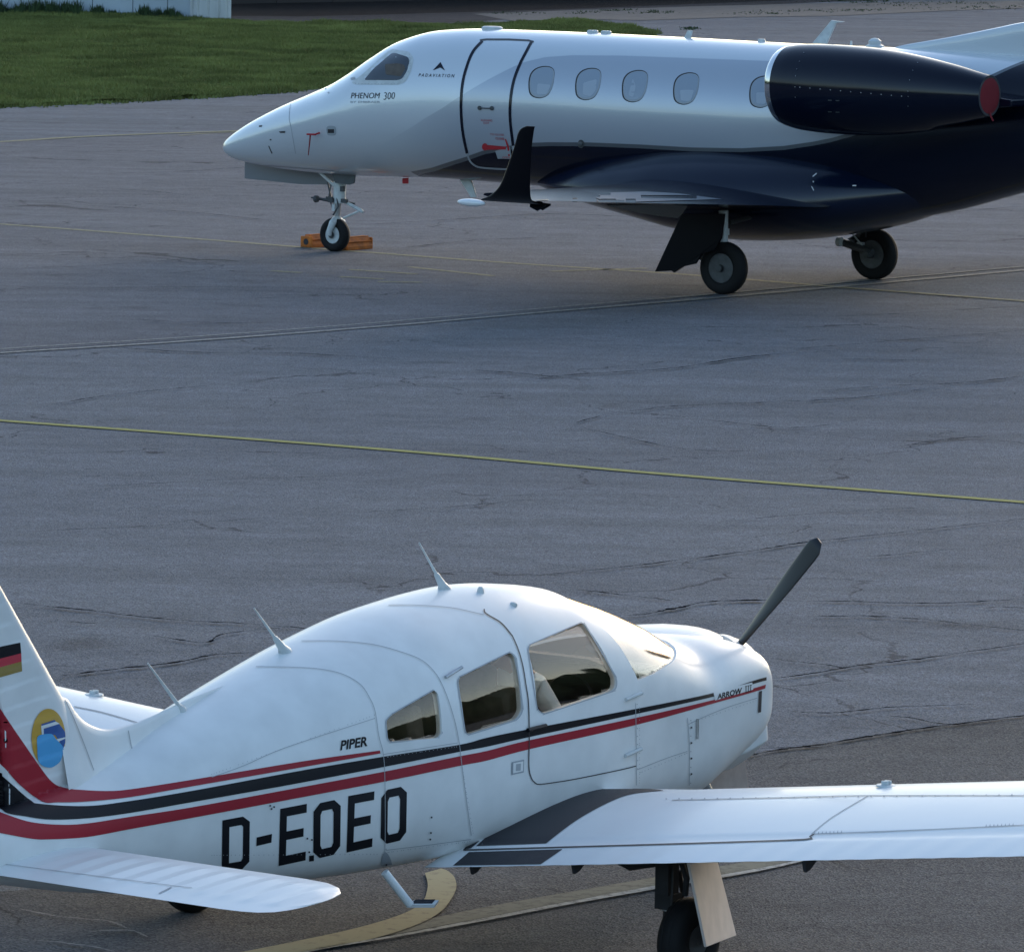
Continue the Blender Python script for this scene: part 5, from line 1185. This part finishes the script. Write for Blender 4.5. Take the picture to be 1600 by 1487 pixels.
decal('nacelle_placard', NS, [[[(1294, 156), (1300, 156), (1300, 157.6), (1294, 157.6)]], [[(1306, 156.6), (1312, 156.6), (1312, 158.2), (1306, 158.2)]], [[(1294, 174), (1300, 174), (1300, 175.4), (1294, 175.4)]], [[(1306, 174.6), (1312, 174.6), (1312, 176), (1306, 176)]]], M['rim'], nn, .006)
# tail: fin, T tailplane
finr = [(2.9, -1.25, -5.9, .03), (3.08, -1.30, -6.0, .04), (3.25, -2.15, -6.1, .07), (3.45, -3.1, -6.3, .11), (3.65, -3.85, -6.5, .12), (4.6, -5.0, -7.2, .10), (5.0, -5.45, -7.5, .09)]
V = []; F = []; n = 20
RRj = catmull(finr, 5)
for z, xl, xt, th in RRj:
    for k in range(n):
        a = 2*math.pi*k/n; V.append(((xl+xt)/2+(xl-xt)/2*math.cos(a), th*math.sin(a)*(.5+.5*(math.cos(a)*.5+.5)), z))
for i in range(len(RRj)-1):
    for k in range(n): F.append((i*n+k, i*n+(k+1) % n, (i+1)*n+(k+1) % n, (i+1)*n+k))
F += [tuple(range(n)), tuple(range((len(RRj)-1)*n, len(RRj)*n))]
o = mesh('fin', V, F, M['pearl'], jet, True); fixn(o)
tp = [(0, -5.3, 5.02, -7.0, 5.02, .10), (2.7, -6.4, 5.02, -7.3, 5.02, .09)]
wing_mesh('tailplane', tp, M['pearl'], jet, 20, 16); wing_mesh('tailplane', tp, M['pearl'], jet, 20, 16, mirror=True)
# roof fittings
def topz(x): return interp(JR, x)[0]
def atpx(px, py):
    p = onj(px, py, 0); return p
for px, py, r in ((769, 47, .14), (926, 53, .075), (947, 53.5, .07), (1190, 64, .05)):
    p = atpx(px, py); z = topz(p.x); MB().lathe([(r, -.02), (r, .02), (r*.8, .035)], (p.x, 0, z), 'z', 20).build('antenna_disc', M['whitegear'], jet, True)
p = atpx(1075, 57); MB().plate([(p.x+.06, 0, topz(p.x)-.01), (p.x-.04, 0, topz(p.x)-.01), (p.x-.07, 0, topz(p.x)+.09), (p.x, 0, topz(p.x)+.09)], .02).build('small_blade_antenna', M['whitegear'], jet)
p0, p1, p2, p3, p4 = (onj(*q, 0) for q in ((1270, 68), (1292, 69), (1307, 36), (1320, 34.5), (1300, 32)))
MB().plate([p0, p1, p2, p3, p4], .035).build('blade_antenna', M['whitegear'], jet, bevel=.005)
p = atpx(1367, 66); MB().lathe([(.12, -.02), (.12, .01), (.08, .03), (.08, .07), (.05, .10), (.01, .11)], (p.x, 0, topz(p.x)+.0), 'z', 20).build('beacon', M['whitegear'], jet, True)
p = atpx(1330, 66); MB().lathe([(.02, -.02), (.012, .06)], (p.x, 0, topz(p.x)), 'z', 8).build('small_antenna', M['whitegear'], jet)
# landing gear
NGX = 7.57
ng = MB().tube([(NGX-.12, 0, 1.12), (NGX-.05, 0, .72)], [.07, .06], 14).tube([(NGX-.05, 0, .95), (NGX-.05, 0, .66)], .085, 16).build('nose_gear_leg', M['whitegear'], jet, True)
MB().tube([(NGX-.04, 0, .70), (NGX-.01, 0, .42)], .038, 12).build('oleo', M['metal'], ng, True)
MB().tube([(NGX-.0, .02, .44), (NGX-.02, .10, .40), (NGX+.02, .115, .30), (NGX+.03, .115, .225)], [.045, .05, .04, .035], 10).tube([(NGX-.0, -.02, .44), (NGX-.02, -.10, .40), (NGX+.02, -.115, .30), (NGX+.03, -.115, .225)], [.045, .05, .04, .035], 10).build('fork', M['whitegear'], ng, True)
MB().tube([(NGX-.1, 0, .70), (NGX-.42, 0, .58), (NGX-.46, 0, .56)], [.022, .028, .02], 8).tube([(NGX-.42, 0, .58), (NGX-.12, 0, .46)], .016, 8).build('torque_link', M['whitegear'], ng, True)
MB().tube([(NGX+.02, 0, .68), (NGX+.42, .02, .71)], [.03, .012], 8).tube([(NGX+.10, 0, .74), (NGX+.16, 0, .94)], .012, 8).box((NGX-.14, .05, .86), (.05, .05, .07)).box((NGX+.02, .09, .70), (.08, .05, .06)).build('steering_links', M['rim'], ng, True)
MB().tube([(NGX-.06, .07, .74), (NGX-.10, .09, .62), (NGX-.02, .10, .5)], .012, 6).tube([(NGX+.05, .06, .92), (NGX+.07, .08, .74), (NGX+.02, .07, .6)], .009, 6).box((NGX+.07, .05, .72), (.10, .07, .05)).box((NGX-.16, .03, .70), (.09, .05, .05)).lathe([(.045, -.02), (.05, .02)], (NGX+.30, .06, .70), 'x', 12).tube([(NGX+.05, -.06, .70), (NGX-.25, -.08, .66)], .014, 6).build('hoses_and_links', M['rim'], ng, True)
MB().lathe([(.055, -.035), (.06, .035)], (NGX-.01, 0, .66), 'z', 16).lathe([(.055, -.02), (.055, .02)], (NGX-.01, 0, .46), 'z', 16).box((NGX-.01, .06, .60), (.05, .05, .09)).build('collar', M['whitegear'], ng, True)
MB().tube([(NGX-.12, 0, 1.10), (NGX+.30, 0, 1.16)], .03, 8).tube([(NGX-.05, .05, .86), (NGX+.34, .06, 1.12)], .022, 8).build('drag_brace', M['whitegear'], ng, True)
nt_ = wheel(ng, (NGX+.02, 0, .23), .23, .15, .118, M['whitegear'], holes=7)
MB().lathe([(.05, -.062), (.045, -.07), (.02, -.072)], (NGX+.02, .145, .23), 'y', 16).build('hub_cap', M['rim'], nt_, True)
for s in (1, -1):
    lg = MB().tube([(.02, s*1.72, 1.05), (.02, s*1.70, .62)], [.06, .055], 14).build('main_gear_leg', M['whitegear'], jet, True)
    MB().tube([(.02, s*1.70, .66), (.36, s*1.70, .50), (.02, s*1.60, .36), (0, s*1.60, .33)], [.05, .05, .06, .05], 12).tube([(.46, s*1.64, .46), (-.05, s*1.58, .36)], .05, 10).tube([(0, s*1.50, .33), (0, s*1.84, .33)], .045, 12).build('trailing_arm', M['rim'], lg, True)
    MB().tube([(-.04, s*1.66, .9), (-.10, s*1.3, .95)], .03, 8).tube([(.05, s*1.62, .88), (.07, s*1.6, .55)], .010, 6).tube([(.15, s*1.62, .9), (.17, s*1.6, .55)], .008, 6).build('brace', M['darkgear'], lg, True)
    MB().tube([(.05, s*1.80, .66), (.05, s*1.80, .96)], .03, 8).box((.03, s*1.70, .78), (.10, .12, .08)).tube([(.42, s*1.56, .47), (.48, s*1.56, .47)], .06, 12).tube([(.1, s*1.6, .42), (.3, s*1.6, .60), (.1, s*1.62, .8)], .012, 6).box((.16, s*1.64, .43), (.1, .08, .1)).build('actuator', M['whitegear'], lg, True)
    t = wheel(lg, (0, s*1.71, .33), .33, .19, .185, M['rimlight'], holes=6)
    MB().lathe([(.05, -.10), (.045, .11), (.02, .12)], (0, s*1.71, .33), 'y', 16).build('hub_cap', M['darkgear'], t, True)
d_ = [onj(1066, 334, 1.95), onj(1133, 334, 1.95), onj(1128, 372, 1.93), onj(1118, 390, 1.92), onj(1096, 398, 1.92), onj(1088, 412, 1.92), onj(1070, 416, 1.92), onj(1054, 426, 1.92), onj(1050, 423, 1.92), onj(1024, 424.5, 1.92)]
jplate('main_gear_door', d_, M['navymatte'], .03)
# ------------------------------------------------------------------ wheel chocks
def chock(px, py, lab, L_=.46, ang=0, y=0, x=0):
    r = empty('wheel_chock', (0, 0, 0), 0, lab, 'chock', 'orange chocks at the jet nose wheel')
    g = ground(px, py); r.location = (g.x, g.y, 0); r.rotation_euler = (0, 0, JYAW+ang)
    # triangular moulded bar lying across the wheel (local y)
    mb = MB(); n = 9
    sec = [(-.11, .0), (.11, .0), (.11, .05), (.05, .165), (-.05, .165), (-.11, .05)]
    V = []
    for i in (0, 1):
        for x_, z_ in sec: V.append((x_, (i-.5)*L_, z_))
    mb.add(V, [(0, 1, 2, 3, 4, 5), (11, 10, 9, 8, 7, 6)]+[(k, (k+1) % 6, (k+1) % 6+6, k+6) for k in range(6)])
    mb.build('body', M['orange'], r, bevel=.012)
    for zz, xx in ((.172, .03), (.172, -.03), (.115, .088), (.115, -.088)): MB().box((xx, 0, zz), (.022, L_*.94, .018)).build('grip_rail', M['orange'], r, bevel=.004)
    for sgn in (-1, 1): MB().box((0, sgn*L_*.5, .085), (.20, .03, .15)).build('end_block', M['orange'], r, bevel=.02)
    MB().tube([(0, -L_*.5-.01, .12), (.1, -L_*.5-.06, .04), (.2, -L_*.5-.02, .015)], .012, 6).build('rope', M['rubber'], r, True)
    for s in (-1, 1): MB().lathe([(.045, 0), (.04, .006*s)], (0, s*(L_/2+.016), .085), 'y', 12).build('end_hole', M['seamd'], r)
    return r
chock(497, 386, 'orange chock in front of the jet nose wheel, partly behind the tyre', .50)
chock(553, 390, 'orange chock behind the jet nose wheel, the nearer one on the right', .56)
